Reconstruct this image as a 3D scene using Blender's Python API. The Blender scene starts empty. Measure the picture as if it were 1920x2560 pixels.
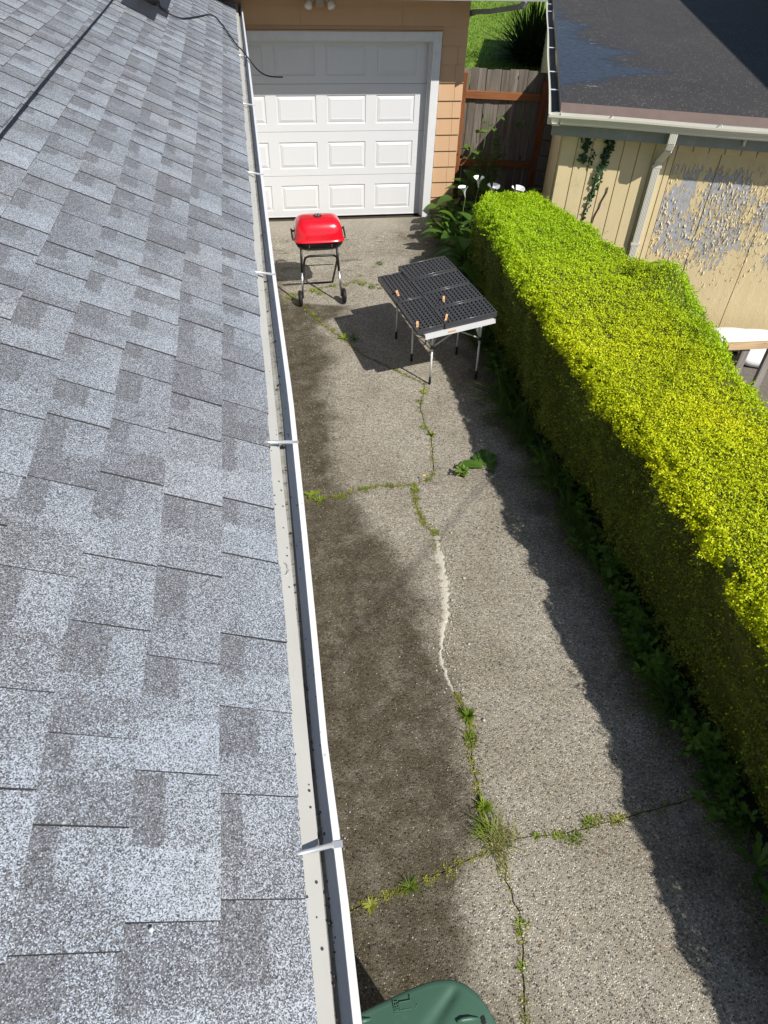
import bpy, bmesh, math, random
import numpy as np
from mathutils import Vector, Matrix, noise as mnoise

SC = bpy.context.scene
COL = SC.collection
rng = random.Random(7)
nrng = np.random.default_rng(11)

# ------------------------------------------------------------------ camera
F_PX, PITCH, YAW, ROLL, CAM_H = 1742.41, 0.7552, 0.1953, -0.0428, 3.679   # pixels of the 1920x2560 photograph, radians, metres
def cam_axes():
    f = np.array([math.sin(YAW)*math.cos(PITCH), math.cos(YAW)*math.cos(PITCH), -math.sin(PITCH)])
    r = np.array([math.cos(YAW), -math.sin(YAW), 0.0]); d = np.cross(f, r)
    return (math.cos(ROLL)*r + math.sin(ROLL)*d, -math.sin(ROLL)*r + math.cos(ROLL)*d, f)
AX_R, AX_D, AX_F = cam_axes()
def ray(px, py):
    return AX_R*((px-960)/F_PX) + AX_D*((py-1280)/F_PX) + AX_F
def G(px, py, z=0.0):                      # photograph pixel -> point on the level plane at height z
    d = ray(px, py); t = (z-CAM_H)/d[2]
    return Vector((d[0]*t, d[1]*t, z))
cd = bpy.data.cameras.new('camera'); cam = bpy.data.objects.new('camera', cd); COL.objects.link(cam)
cd.sensor_fit = 'VERTICAL'; cd.sensor_height = 36.0; cd.lens = F_PX/2560*36.0
cd.clip_start = 0.05; cd.clip_end = 3000
cam.matrix_world = Matrix(((AX_R[0], -AX_D[0], -AX_F[0], 0), (AX_R[1], -AX_D[1], -AX_F[1], 0), (AX_R[2], -AX_D[2], -AX_F[2], CAM_H), (0, 0, 0, 1)))
SC.camera = cam

# ------------------------------------------------------------------ sky, sun, exposure
SUN = Vector((0.385, -0.61, 0.74)).normalized()       # towards the sun
w = bpy.data.worlds.new('World'); SC.world = w; w.use_nodes = True
wn = w.node_tree; wn.nodes.clear()
sky = wn.nodes.new('ShaderNodeTexSky'); sky.sky_type = 'NISHITA'; sky.sun_disc = False
sky.sun_elevation = math.asin(SUN.z); sky.sun_rotation = math.atan2(SUN.x, SUN.y)
sky.air_density = 1.0; sky.dust_density = 0.6
bg = wn.nodes.new('ShaderNodeBackground'); bg.inputs['Strength'].default_value = 0.08
wo = wn.nodes.new('ShaderNodeOutputWorld')
wn.links.new(sky.outputs[0], bg.inputs[0]); wn.links.new(bg.outputs[0], wo.inputs[0])
ld = bpy.data.lights.new('sun', 'SUN'); ld.energy = 4.85; ld.angle = math.radians(0.53); ld.color = (1.0, 0.955, 0.88)
lo = bpy.data.objects.new('sun', ld); COL.objects.link(lo); lo.location = (20, -30, 40)
lo.rotation_euler = (-SUN).to_track_quat('-Z', 'Y').to_euler()
SC.view_settings.view_transform = 'Standard'; SC.view_settings.look = 'None'
SC.view_settings.exposure = 0.27; SC.view_settings.gamma = 1.0; SC.view_settings.use_curve_mapping = False
SC.cycles.max_bounces = 6; SC.cycles.diffuse_bounces = 3; SC.cycles.transmission_bounces = 3
SC.cycles.use_denoising = True

# ------------------------------------------------------------------ helpers: objects
def tag(o, label=None, cat=None, group=None, kind=None):
    if label: o['label'] = label
    if cat: o['category'] = cat
    if group: o['group'] = group
    if kind: o['kind'] = kind
    return o
def empty(name, loc=(0, 0, 0), rz=0.0, label=None, cat=None, group=None):
    o = bpy.data.objects.new(name, None); COL.objects.link(o)
    o.location = loc; o.rotation_euler = (0, 0, rz); o.empty_display_size = 0.1
    return tag(o, label, cat, group)
def link(name, me, parent=None, loc=None):
    o = bpy.data.objects.new(name, me); COL.objects.link(o)
    if parent is not None: o.parent = parent
    if loc is not None: o.location = loc
    return o
def copy_tree(o, parent=None):
    c = o.copy(); COL.objects.link(c); c.parent = parent
    for ch in list(o.children): copy_tree(ch, c)
    return c

class MB:
    """collects geometry for ONE mesh"""
    def __init__(s): s.v = []; s.f = []; s.uv = []; s.mi = []; s.smooth = []
    def face(s, pts, uv=None, mi=0, smooth=False):
        n = len(s.v); s.v.extend([tuple(p) for p in pts]); s.f.append(tuple(range(n, n+len(pts))))
        s.uv.append(uv); s.mi.append(mi); s.smooth.append(smooth)
    def grid(s, rows, close=False, mi=0, smooth=True):
        n = len(s.v); m = len(rows[0])
        for r in rows: s.v.extend([tuple(p) for p in r])
        for i in range(len(rows)-1):
            for j in range(m if close else m-1):
                k = (j+1) % m
                s.f.append((n+i*m+j, n+i*m+k, n+(i+1)*m+k, n+(i+1)*m+j)); s.uv.append(None); s.mi.append(mi); s.smooth.append(smooth)
        return n
    def box(s, lo, hi, M=None, mi=0):
        x0, y0, z0 = lo; x1, y1, z1 = hi
        p = [Vector(q) for q in ((x0,y0,z0),(x1,y0,z0),(x1,y1,z0),(x0,y1,z0),(x0,y0,z1),(x1,y0,z1),(x1,y1,z1),(x0,y1,z1))]
        if M is not None: p = [M @ q for q in p]
        n = len(s.v); s.v.extend([tuple(q) for q in p])
        for f in ((3,2,1,0),(4,5,6,7),(0,1,5,4),(1,2,6,5),(2,3,7,6),(3,0,4,7)):
            s.f.append(tuple(n+i for i in f)); s.uv.append(None); s.mi.append(mi); s.smooth.append(False)
    def tube(s, path, r, n=8, cap=True, mi=0, rx=None):
        path = [Vector(p) for p in path]; rr = r if isinstance(r, (list, tuple)) else [r]*len(path)
        rows = []; up = None
        for i, p in enumerate(path):
            t = (path[min(i+1, len(path)-1)] - path[max(i-1, 0)]).normalized()
            if up is None:
                up = Vector((0,0,1)) if abs(t.z) < 0.9 else Vector((1,0,0))
            a = t.cross(up).normalized(); b = a.cross(t).normalized(); up = b
            rows.append([p + a*math.cos(k*2*math.pi/n)*rr[i] + b*math.sin(k*2*math.pi/n)*rr[i] for k in range(n)])
        base = s.grid(rows, close=True, mi=mi)
        if cap:
            m = len(rows)
            s.f.append(tuple(base+k for k in range(n))[::-1]); s.uv.append(None); s.mi.append(mi); s.smooth.append(False)
            s.f.append(tuple(base+(m-1)*n+k for k in range(n))); s.uv.append(None); s.mi.append(mi); s.smooth.append(False)
    def bar(s, a, b, wd, ht, mi=0, up=(0,0,1)):
        a = Vector(a); b = Vector(b); t = (b-a).normalized(); u = Vector(up)
        if abs(t.dot(u)) > 0.95: u = Vector((0,1,0))
        x = t.cross(u).normalized(); z = x.cross(t).normalized()
        n = len(s.v)
        for p in (a, b):
            for sx, sz in ((-1,-1),(1,-1),(1,1),(-1,1)): s.v.append(tuple(p + x*sx*wd/2 + z*sz*ht/2))
        for f in ((0,1,2,3),(7,6,5,4),(0,4,5,1),(1,5,6,2),(2,6,7,3),(3,7,4,0)):
            s.f.append(tuple(n+i for i in f)); s.uv.append(None); s.mi.append(mi); s.smooth.append(False)
    def prism(s, poly, z0, z1, mi=0):           # plan polygon extruded up
        n = len(s.v); m = len(poly)
        s.v.extend([(p[0], p[1], z0) for p in poly]); s.v.extend([(p[0], p[1], z1) for p in poly])
        s.f.append(tuple(range(n+m, n+2*m))); s.uv.append(None); s.mi.append(mi); s.smooth.append(False)
        for i in range(m):
            k = (i+1) % m
            s.f.append((n+i, n+k, n+m+k, n+m+i)); s.uv.append(None); s.mi.append(mi); s.smooth.append(False)
    def extrude_profile(s, prof, fn, stations, close=False, mi=0, smooth=False, caps=False):
        rows = [[fn(q, t) for q in prof] for t in stations]
        base = s.grid(rows, close=close, mi=mi, smooth=smooth)
        if caps:
            m = len(prof)
            s.f.append(tuple(base+k for k in range(m))[::-1]); s.f.append(tuple(base+(len(stations)-1)*m+k for k in range(m)))
            for _ in range(2): s.uv.append(None); s.mi.append(mi); s.smooth.append(False)
    def mesh(s, name, mats, bevel=0.0):
        me = bpy.data.meshes.new(name); me.from_pydata(s.v, [], s.f)
        for m in (mats if isinstance(mats, (list, tuple)) else [mats]): me.materials.append(m)
        me.polygons.foreach_set('material_index', s.mi); me.polygons.foreach_set('use_smooth', s.smooth)
        if any(u is not None for u in s.uv):
            uvl = me.uv_layers.new(name='UVMap'); k = 0
            for f, u in zip(s.f, s.uv):
                for j in range(len(f)):
                    if u is not None: uvl.data[k].uv = u[j]
                    k += 1
        bm = bmesh.new(); bm.from_mesh(me)
        bmesh.ops.recalc_face_normals(bm, faces=bm.faces[:]) if not getattr(s, 'keep', False) else None
        if bevel > 0:
            es = [e for e in bm.edges if len(e.link_faces) == 2 and e.calc_face_angle(0) > 0.5]
            if es: bmesh.ops.bevel(bm, geom=es, offset=bevel, segments=2, profile=0.6, affect='EDGES', clamp_overlap=True)
        bm.to_mesh(me); bm.free(); me.update()
        return me
    def build(s, name, mats, parent=None, bevel=0.0, loc=None):
        return link(name, s.mesh(name, mats, bevel), parent, loc)

def cells_mesh(name, V, nper, mat, uvs=None):
    """V: (N*nper,3) separate n-gons, e.g. leaves"""
    N = len(V)//nper
    me = bpy.data.meshes.new(name); me.vertices.add(N*nper); me.vertices.foreach_set('co', np.asarray(V, dtype=np.float32).ravel())
    me.loops.add(N*nper); me.loops.foreach_set('vertex_index', np.arange(N*nper, dtype=np.int32))
    me.polygons.add(N); me.polygons.foreach_set('loop_start', np.arange(0, N*nper, nper, dtype=np.int32))
    me.update(calc_edges=True); me.materials.append(mat)
    return me

# ------------------------------------------------------------------ helpers: materials
class NT:
    def __init__(s, name):
        s.m = bpy.data.materials.new(name); s.m.use_nodes = True; s.t = s.m.node_tree; s.t.nodes.clear()
        s.o = s.t.nodes.new('ShaderNodeOutputMaterial')
    def n(s, typ, outp=0, props=None, **inp):
        nd = s.t.nodes.new('ShaderNode'+typ)
        for k, v in (props or {}).items(): setattr(nd, k, v)
        for k, v in inp.items():
            key = int(k[1:]) if k[0] == 'i' and k[1:].isdigit() else k.replace('_', ' ')
            sk = nd.inputs[key]
            if isinstance(v, bpy.types.NodeSocket): s.t.links.new(v, sk)
            else: sk.default_value = (tuple(v)+(1.0,) if sk.type == 'RGBA' and len(v) == 3 else v)
        return nd.outputs[outp]
    def mix(s, f, a, b, mode='MIX'):
        nd = s.t.nodes.new('ShaderNodeMix'); nd.data_type = 'RGBA'; nd.blend_type = mode
        for k, v in ((0, f), (6, a), (7, b)):
            if isinstance(v, bpy.types.NodeSocket): s.t.links.new(v, nd.inputs[k])
            else: nd.inputs[k].default_value = (tuple(v)+(1.0,) if k and len(v) == 3 else v)
        return nd.outputs[2]
    def math(s, op, a, b=0.0, c=0.0, clamp=False):
        return s.n('Math', 0, {'operation': op, 'use_clamp': clamp}, i0=a, i1=b, i2=c)
    def ramp(s, f, stops, interp='LINEAR'):
        nd = s.t.nodes.new('ShaderNodeValToRGB'); nd.color_ramp.interpolation = interp
        e = nd.color_ramp.elements
        while len(e) < len(stops): e.new(0.5)
        for i, (p, c) in enumerate(stops):
            e[i].position = p; e[i].color = (c, c, c, 1) if isinstance(c, (int, float)) else (tuple(c)+(1,))[:4]
        s.t.links.new(f, nd.inputs[0]); return nd.outputs[0]
    def maprange(s, v, a, b, c=0.0, d=1.0, smooth=True):
        nd = s.t.nodes.new('ShaderNodeMapRange'); nd.interpolation_type = 'SMOOTHSTEP' if smooth else 'LINEAR'
        s.t.links.new(v, nd.inputs[0])
        for k, x in ((1, a), (2, b), (3, c), (4, d)):
            if isinstance(x, bpy.types.NodeSocket): s.t.links.new(x, nd.inputs[k])
            else: nd.inputs[k].default_value = x
        return nd.outputs[0]
    def noise(s, vec, scale, detail=3, rough=0.55, out=0, dist=0.0):
        return s.n('TexNoise', out, None, Vector=vec, Scale=scale, Detail=detail, Roughness=rough, Distortion=dist)
    def mapping(s, vec, scale=(1,1,1), loc=(0,0,0), rot=(0,0,0)):
        return s.n('Mapping', 0, None, Vector=vec, Scale=scale, Location=loc, Rotation=rot)
    def pos(s): return s.n('NewGeometry', 0)
    def obj(s): return s.n('TexCoord', 3)
    def rand(s): return s.n('ObjectInfo', 5)
    def bump(s, h, strength=0.4, dist=0.01): return s.n('Bump', 0, None, Strength=strength, Distance=dist, Height=h)
    def bsdf(s, color, rough=0.7, normal=None, spec=0.35, metal=0.0, coat=0.0):
        nd = s.t.nodes.new('ShaderNodeBsdfPrincipled')
        for k, v in (('Base Color', color), ('Roughness', rough), ('Specular IOR Level', spec), ('Metallic', metal), ('Coat Weight', coat)):
            sk = nd.inputs[k]
            if isinstance(v, bpy.types.NodeSocket): s.t.links.new(v, sk)
            else: sk.default_value = (tuple(v)+(1,))[:4] if sk.type == 'RGBA' else v
        if normal is not None: s.t.links.new(normal, nd.inputs['Normal'])
        return nd.outputs[0]
    def done(s, sh): s.t.links.new(sh, s.o.inputs[0]); return s.m

def simple(name, col, rough=0.6, var=0.15, scale=8.0, spec=0.35, metal=0.0, bump=0.0, bscale=60.0, coat=0.0, dirt=None, dirt_amt=0.5):
    t = NT(name); p = t.obj(); nz = t.noise(p, scale, 4)
    c = t.mix(nz, tuple(x*(1-var) for x in col), tuple(min(1, x*(1+var)) for x in col))
    if dirt:
        d = t.maprange(t.noise(t.mapping(p, loc=(3, 7, 1)), scale*2.5, 5, 0.7), 0.52, 0.72)
        c = t.mix(t.math('MULTIPLY', d, dirt_amt), c, dirt)
    nrm = t.bump(t.noise(p, bscale, 4), bump, 0.004) if bump else None
    return t.done(t.bsdf(c, rough, nrm, spec, metal, coat))

def leaf_mat(name, c1, c2, c3=None, trans=0.35, rough=0.45, island=True, nscale=2.0, spec=0.3, green=False):
    t = NT(name); g = t.n('NewGeometry', 8 if island else 0)
    nz = t.noise(t.pos(), nscale, 3)
    r = g if island else t.rand()
    f = t.math('ADD', t.math('MULTIPLY', r, 0.65), t.math('MULTIPLY', t.math('SUBTRACT', nz, 0.5), 1.3), clamp=True)
    f = t.math('ADD', f, 0.12, clamp=True)
    stops = [(0.0, c1), (0.75, c2)] + ([(1.0, c3)] if c3 else [])
    c = t.ramp(f, stops)
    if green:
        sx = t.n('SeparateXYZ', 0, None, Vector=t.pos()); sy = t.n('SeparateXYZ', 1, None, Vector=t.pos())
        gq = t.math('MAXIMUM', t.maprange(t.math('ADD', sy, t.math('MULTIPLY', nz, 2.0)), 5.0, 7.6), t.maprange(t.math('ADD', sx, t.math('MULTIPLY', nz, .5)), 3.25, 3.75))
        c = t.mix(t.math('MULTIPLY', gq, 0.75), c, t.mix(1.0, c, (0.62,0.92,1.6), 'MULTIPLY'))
    a = t.bsdf(c, rough, None, spec)
    b = t.n('BsdfTranslucent', 0, None, Color=c)
    return t.done(t.n('MixShader', 0, None, i0=trans, i1=a, i2=b))

# -- concrete drive: exposed aggregate with a moss/grime stain along the house
def mat_concrete(name, aggregate=True):
    t = NT(name); p = t.pos()
    pw = t.n('VectorMath', 0, {'operation': 'ADD'}, i0=p, i1=t.n('VectorMath', 0, {'operation': 'SCALE'}, i0=t.noise(p, 70, 3, out=1), Scale=0.012))
    vo = t.n('TexVoronoi', 1, None, Vector=pw, Scale=104.0); vd = t.n('TexVoronoi', 0, None, Vector=pw, Scale=104.0)
    sep = t.n('SeparateColor', 0, None, Color=vo); sep2 = t.n('SeparateColor', 1, None, Color=vo); sep3 = t.n('SeparateColor', 2, None, Color=vo)
    stone = t.ramp(sep, [(0.0, (0.07,0.063,0.055)), (0.25, (0.215,0.195,0.163)), (0.58, (0.455,0.415,0.342)), (0.86, (0.68,0.625,0.525)), (1.0, (0.78,0.725,0.62))])
    stone = t.mix(t.math('GREATER_THAN', sep2, 0.988), stone, (0.40, 0.19, 0.07))
    mort = t.mix(t.noise(p, 260, 2), (0.15,0.136,0.112), (0.46,0.42,0.345))
    vb = t.n('TexVoronoi', 0, None, Vector=pw, Scale=42.0); vbc = t.n('TexVoronoi', 1, None, Vector=pw, Scale=42.0)
    big = t.math('MULTIPLY', t.math('LESS_THAN', vb, 0.30), t.math('GREATER_THAN', t.n('SeparateColor', 0, None, Color=vbc), 0.60))
    base = t.mix(t.maprange(vd, 0.35, 0.6), stone, mort)
    bigc = t.ramp(t.n('SeparateColor', 1, None, Color=vbc), [(0, (0.07,0.065,0.06)), (0.6, (0.20,0.18,0.155)), (0.9, (0.33,0.22,0.13)), (1, (0.55,0.5,0.45))])
    base = t.mix(t.math('MULTIPLY', big, 0.8), base, bigc)
    # broad weathering
    wz = t.noise(p, 1.3, 5, 0.6)
    base = t.mix(t.maprange(wz, 0.35, 0.7), base, t.mix(1.0, base, (0.74,0.72,0.68), 'MULTIPLY'))
    # stain outline X_s(Y)
    sx = t.n('SeparateXYZ', 0, None, Vector=p); sy = t.n('SeparateXYZ', 1, None, Vector=p)
    yy = t.math('DIVIDE', t.math('ADD', sy, 1.0), 11.0)
    pts = [(-1,.60),(0.3,.66),(0.85,.66),(1.16,.80),(1.55,.90),(1.8,.88),(2.3,.90),(2.95,.88),(3.33,.80),(3.77,.62),(4.25,.48),(4.6,.50),(5.07,.56),(5.5,.50),(6.1,.62),(6.8,.55),(7.0,.85),(7.2,.95),(7.35,.25),(8.2,.12),(10,.05)]
    edge = t.ramp(yy, [((y+1)/11, x) for y, x in pts])
    n1 = t.math('MULTIPLY', t.math('SUBTRACT', t.noise(p, 3.2, 6, 0.65), 0.5), 0.55)
    st = t.maprange(t.math('SUBTRACT', sx, t.math('ADD', edge, n1)), 0.13, -0.15)
    st = t.math('MULTIPLY', st, t.maprange(t.noise(p, 6, 6, .7), 0.3, 0.6, 0.72, 1.0))
    # damp patches by the garage apron
    pn = t.math('MULTIPLY', t.maprange(t.noise(t.mapping(p, (1.0, 2.2, 1)), 2.4, 5, 0.6), 0.54, 0.70), t.maprange(sy, 7.7, 8.4))
    pn = t.math('MULTIPLY', pn, t.maprange(sy, 9.5, 9.0))
    stain = t.math('MAXIMUM', st, t.math('MULTIPLY', pn, 0.7))
    dark = t.mix(1.0, base, (0.25,0.228,0.18), 'MULTIPLY')
    # washed pebbles stay pale in the stain
    keep = t.math('MULTIPLY', t.math('GREATER_THAN', sep3, 0.90), t.math('LESS_THAN', vd, 0.36))
    dark = t.mix(t.math('MULTIPLY', keep, 0.65), dark, t.mix(1.0, base, (1.35,1.3,1.2), 'MULTIPLY'))
    mossy = t.maprange(t.noise(p, 5.0, 5, 0.7), 0.5, 0.75)
    dark = t.mix(t.math('MULTIPLY', mossy, 0.35), dark, (0.045,0.05,0.018))
    c = t.mix(stain, base, dark)
    hedge_shade = t.maprange(t.math('ADD', sx, t.math('MULTIPLY', t.noise(p, 2.6, 5, .65), .8)), 2.15, 2.55)
    c = t.mix(t.math('MULTIPLY', hedge_shade, 0.8), c, t.mix(1.0, base, (0.30,0.28,0.22), 'MULTIPLY'))  # slab colour darkened along the hedge to deepen its cast shadow
    # pale apron by the door
    ap = t.maprange(t.math('ADD', sy, t.math('MULTIPLY', t.noise(p, 3, 4), 0.3)), 9.25, 9.6)
    c = t.mix(t.math('MULTIPLY', ap, 0.5), c, (0.36,0.33,0.27))
    h = t.math('ADD', t.maprange(vd, 0.5, 0.0), t.math('MULTIPLY', t.noise(p, 300, 2), 0.5))
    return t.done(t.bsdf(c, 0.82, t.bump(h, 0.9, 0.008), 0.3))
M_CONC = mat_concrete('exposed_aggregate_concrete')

def mat_shingle(name, island):
    t = NT(name); p = t.pos(); uv = t.n('TexCoord', 2)
    r = t.n('NewGeometry', 8) if island else t.rand()
    r2 = t.math('FRACT', t.math('MULTIPLY', r, 17.31)); r3 = t.math('FRACT', t.math('MULTIPLY', r, 91.7))
    u = t.n('SeparateXYZ', 0, None, Vector=uv); v = t.n('SeparateXYZ', 1, None, Vector=uv)
    uf = t.n('SeparateXYZ', 2, None, Vector=uv)
    wob = t.math('MULTIPLY', t.math('SUBTRACT', t.noise(p, 60, 3), 0.5), 0.14)
    lim = t.math('ADD', 0.30, t.math('MULTIPLY', r2, 0.30))
    band = t.maprange(t.math('ADD', v, wob), lim, t.math('ADD', lim, 0.07), 1.0, 0.0)
    along = t.maprange(t.math('ADD', u, wob), t.math('ADD', 0.34, t.math('MULTIPLY', r3, 0.26)), t.math('ADD', 0.38, t.math('MULTIPLY', r3, 0.26)), 1.0, 0.0)
    band = t.math('MULTIPLY', t.math('MULTIPLY', band, along), t.math('GREATER_THAN', t.math('FRACT', t.math('MULTIPLY', r, 43.7)), 0.06))
    tone = t.math('ADD', t.math('ADD', 0.10, t.math('MULTIPLY', r, 0.42)), t.math('MULTIPLY', t.math('SUBTRACT', t.noise(p, 7, 4), 0.5), 0.9))
    tone = t.math('ADD', tone, t.math('MULTIPLY', v, 0.26))
    r4 = t.math('FRACT', t.math('MULTIPLY', r, 71.9))
    half = t.maprange(t.math('ADD', u, wob), t.math('ADD', 0.42, t.math('MULTIPLY', r2, 0.26)), t.math('ADD', 0.46, t.math('MULTIPLY', r2, 0.26)))
    tone = t.math('ADD', tone, t.math('MULTIPLY', half, t.math('MULTIPLY', t.math('SUBTRACT', r4, 0.5), 0.75)))
    tone = t.math('SUBTRACT', tone, t.math('MULTIPLY', band, 0.80))
    tone = t.math('SUBTRACT', tone, 0.03, clamp=True)
    # granules: dark, mid and pale stones about 2 mm across
    vo = t.n('TexVoronoi', 1, None, Vector=p, Scale=560.0); g = t.n('SeparateColor', 0, None, Color=vo)
    cut = t.maprange(tone, 0.0, 1.0, 0.84, 0.36, smooth=False)
    pale = t.maprange(t.math('SUBTRACT', g, cut), -0.26, 0.26)
    darkc = t.mix(t.n('SeparateColor', 1, None, Color=vo), (0.040,0.042,0.050), (0.19,0.19,0.20))
    warm = t.maprange(t.noise(p, 2.3, 3), 0.4, 0.7)
    palec = t.mix(t.n('SeparateColor', 2, None, Color=vo), t.mix(warm, (0.30,0.34,0.40), (0.36,0.37,0.385)), (0.52,0.575,0.64))
    c = t.mix(pale, darkc, palec)
    # dark scuffs
    sc = t.maprange(t.noise(p, 5.5, 5, 0.6), 0.70, 0.80)
    c = t.mix(t.math('MULTIPLY', sc, 0.6), c, (0.035,0.036,0.042))
    return t.done(t.bsdf(c, 0.75, t.bump(g, 0.5, 0.0018), 0.35))
M_SHING = mat_shingle('asphalt_granules', False); M_SHING_J = mat_shingle('asphalt_granules_joined', True)
M_SHEDGE = simple('shingle_cut_edge', (0.045,0.046,0.05), 0.9)

def mat_gutter(name, col, speck=0.5, rough=0.4):
    t = NT(name); p = t.pos()
    n1 = t.noise(p, 7, 4); c = t.mix(n1, tuple(x*0.86 for x in col), col)
    vo = t.n('TexVoronoi', 0, None, Vector=p, Scale=55.0); vc = t.n('SeparateColor', 0, None, Color=t.n('TexVoronoi', 1, None, Vector=p, Scale=55.0))
    sp = t.math('MULTIPLY', t.math('LESS_THAN', vo, 0.17), t.math('GREATER_THAN', vc, 0.62))
    c = t.mix(t.math('MULTIPLY', sp, speck), c, (0.05,0.05,0.045))
    st = t.maprange(t.noise(t.mapping(p, (1, 0.25, 1)), 16, 5, 0.7), 0.56, 0.8)
    c = t.mix(t.math('MULTIPLY', st, 0.4*speck), c, (0.30,0.27,0.20))
    return t.done(t.bsdf(c, rough, None, 0.4))
M_GUT_W = mat_gutter('white_gutter_enamel', (0.80,0.81,0.82), 0.35, 0.3)
M_GUT_C = mat_gutter('cream_drip_edge', (0.48,0.475,0.44), 1.0)
M_GUT_IN = simple('gutter_silt', (0.30,0.295,0.27), 0.85, 0.5, 22, dirt=(0.04,0.04,0.035), dirt_amt=0.8)
M_GUT_G = mat_gutter('grimy_gutter_inside', (0.80,0.79,0.75), 0.9)
M_ALU = simple('bare_aluminium', (0.62,0.63,0.64), 0.35, 0.08, 12, metal=0.55)
M_BLACK = simple('black_rubber', (0.012,0.012,0.014), 0.55, 0.2)
M_PIPE = simple('black_pipe_boot', (0.018,0.018,0.02), 0.5, 0.25, 12, dirt=(0.12,0.12,0.12), dirt_amt=0.4)

def mat_paint(name, col, rough=0.6, streak=0.12, bump=0.12, rand=0.06, dirt=None):
    t = NT(name); p = t.pos(); r = t.rand()
    n1 = t.noise(t.mapping(p, (1, 1, 0.18)), 9, 5, 0.6)
    c = t.mix(n1, tuple(x*(1-streak) for x in col), tuple(min(1, x*(1+streak)) for x in col))
    c = t.mix(t.math('MULTIPLY', r, rand*4), c, tuple(x*0.8 for x in col))
    if dirt:
        z = t.n('SeparateXYZ', 2, None, Vector=p)
        d = t.maprange(t.noise(p, 6, 5, 0.7), 0.5, 0.75)
        c = t.mix(t.math('MULTIPLY', d, 0.35), c, dirt)
    gr = t.noise(t.mapping(p, (1, 1, 0.06)), 120, 3)
    return t.done(t.bsdf(c, rough, t.bump(gr, bump, 0.002), 0.3))
M_TAN = mat_paint('tan_house_paint', (0.525,0.338,0.198), 0.65, 0.07, 0.10, 0.03)
M_TRIM = mat_paint('white_trim_paint', (0.64,0.65,0.665), 0.5, 0.08, 0.08, 0.0, dirt=(0.42,0.40,0.36))
M_DOOR = mat_paint('white_door_enamel', (0.62,0.63,0.645), 0.38, 0.02, 0.03, 0.0)
M_CREAM = mat_paint('cream_house_paint', (0.68,0.56,0.335), 0.65, 0.10, 0.2, 0.05, dirt=(0.40,0.33,0.2))
M_FASC = mat_paint('grey_green_fascia_paint', (0.22,0.235,0.215), 0.65, 0.15, 0.15, 0.0, dirt=(0.42,0.43,0.42))
M_CGUT = mat_paint('putty_gutter_enamel', (0.60,0.585,0.51), 0.4, 0.06, 0.02, 0.0)
M_BROWNM = mat_paint('brown_edge_metal', (0.155,0.115,0.10), 0.5, 0.18, 0.05, 0.0)

def mat_peel():
    t = NT('peeling_cream_paint'); p = t.obj()
    x = t.n('SeparateXYZ', 0, None, Vector=p); z = t.n('SeparateXYZ', 2, None, Vector=p)
    fl = t.noise(t.mapping(p, (1, 1, 0.24)), 30, 6, 0.68)
    area = t.noise(t.mapping(p, (1.0, 1, 0.55)), 2.4, 4, 0.6)
    zone = t.math('MULTIPLY', t.maprange(z, 0.35, 1.15), t.maprange(z, 1.97, 1.72))
    lim = t.math('SUBTRACT', 0.74, t.math('MULTIPLY', t.math('MULTIPLY', zone, t.maprange(area, 0.30, 0.55)), 0.32))
    bare = t.maprange(t.math('SUBTRACT', fl, lim), -0.012, 0.012)
    paint = t.mix(t.noise(t.mapping(p, (1,1,0.2)), 11, 4), (0.55,0.44,0.25), (0.70,0.575,0.345))
    under = t.mix(t.noise(p, 26, 4), (0.25,0.26,0.29), (0.50,0.51,0.54))
    c = t.mix(bare, paint, under)
    h = t.math('SUBTRACT', t.math('MULTIPLY', t.noise(t.mapping(p, (1,1,0.3)), 55, 5, 0.7), 0.6), bare)
    return t.done(t.bsdf(c, 0.72, t.bump(h, 0.9, 0.008), 0.25))
M_PEEL = mat_peel()

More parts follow.
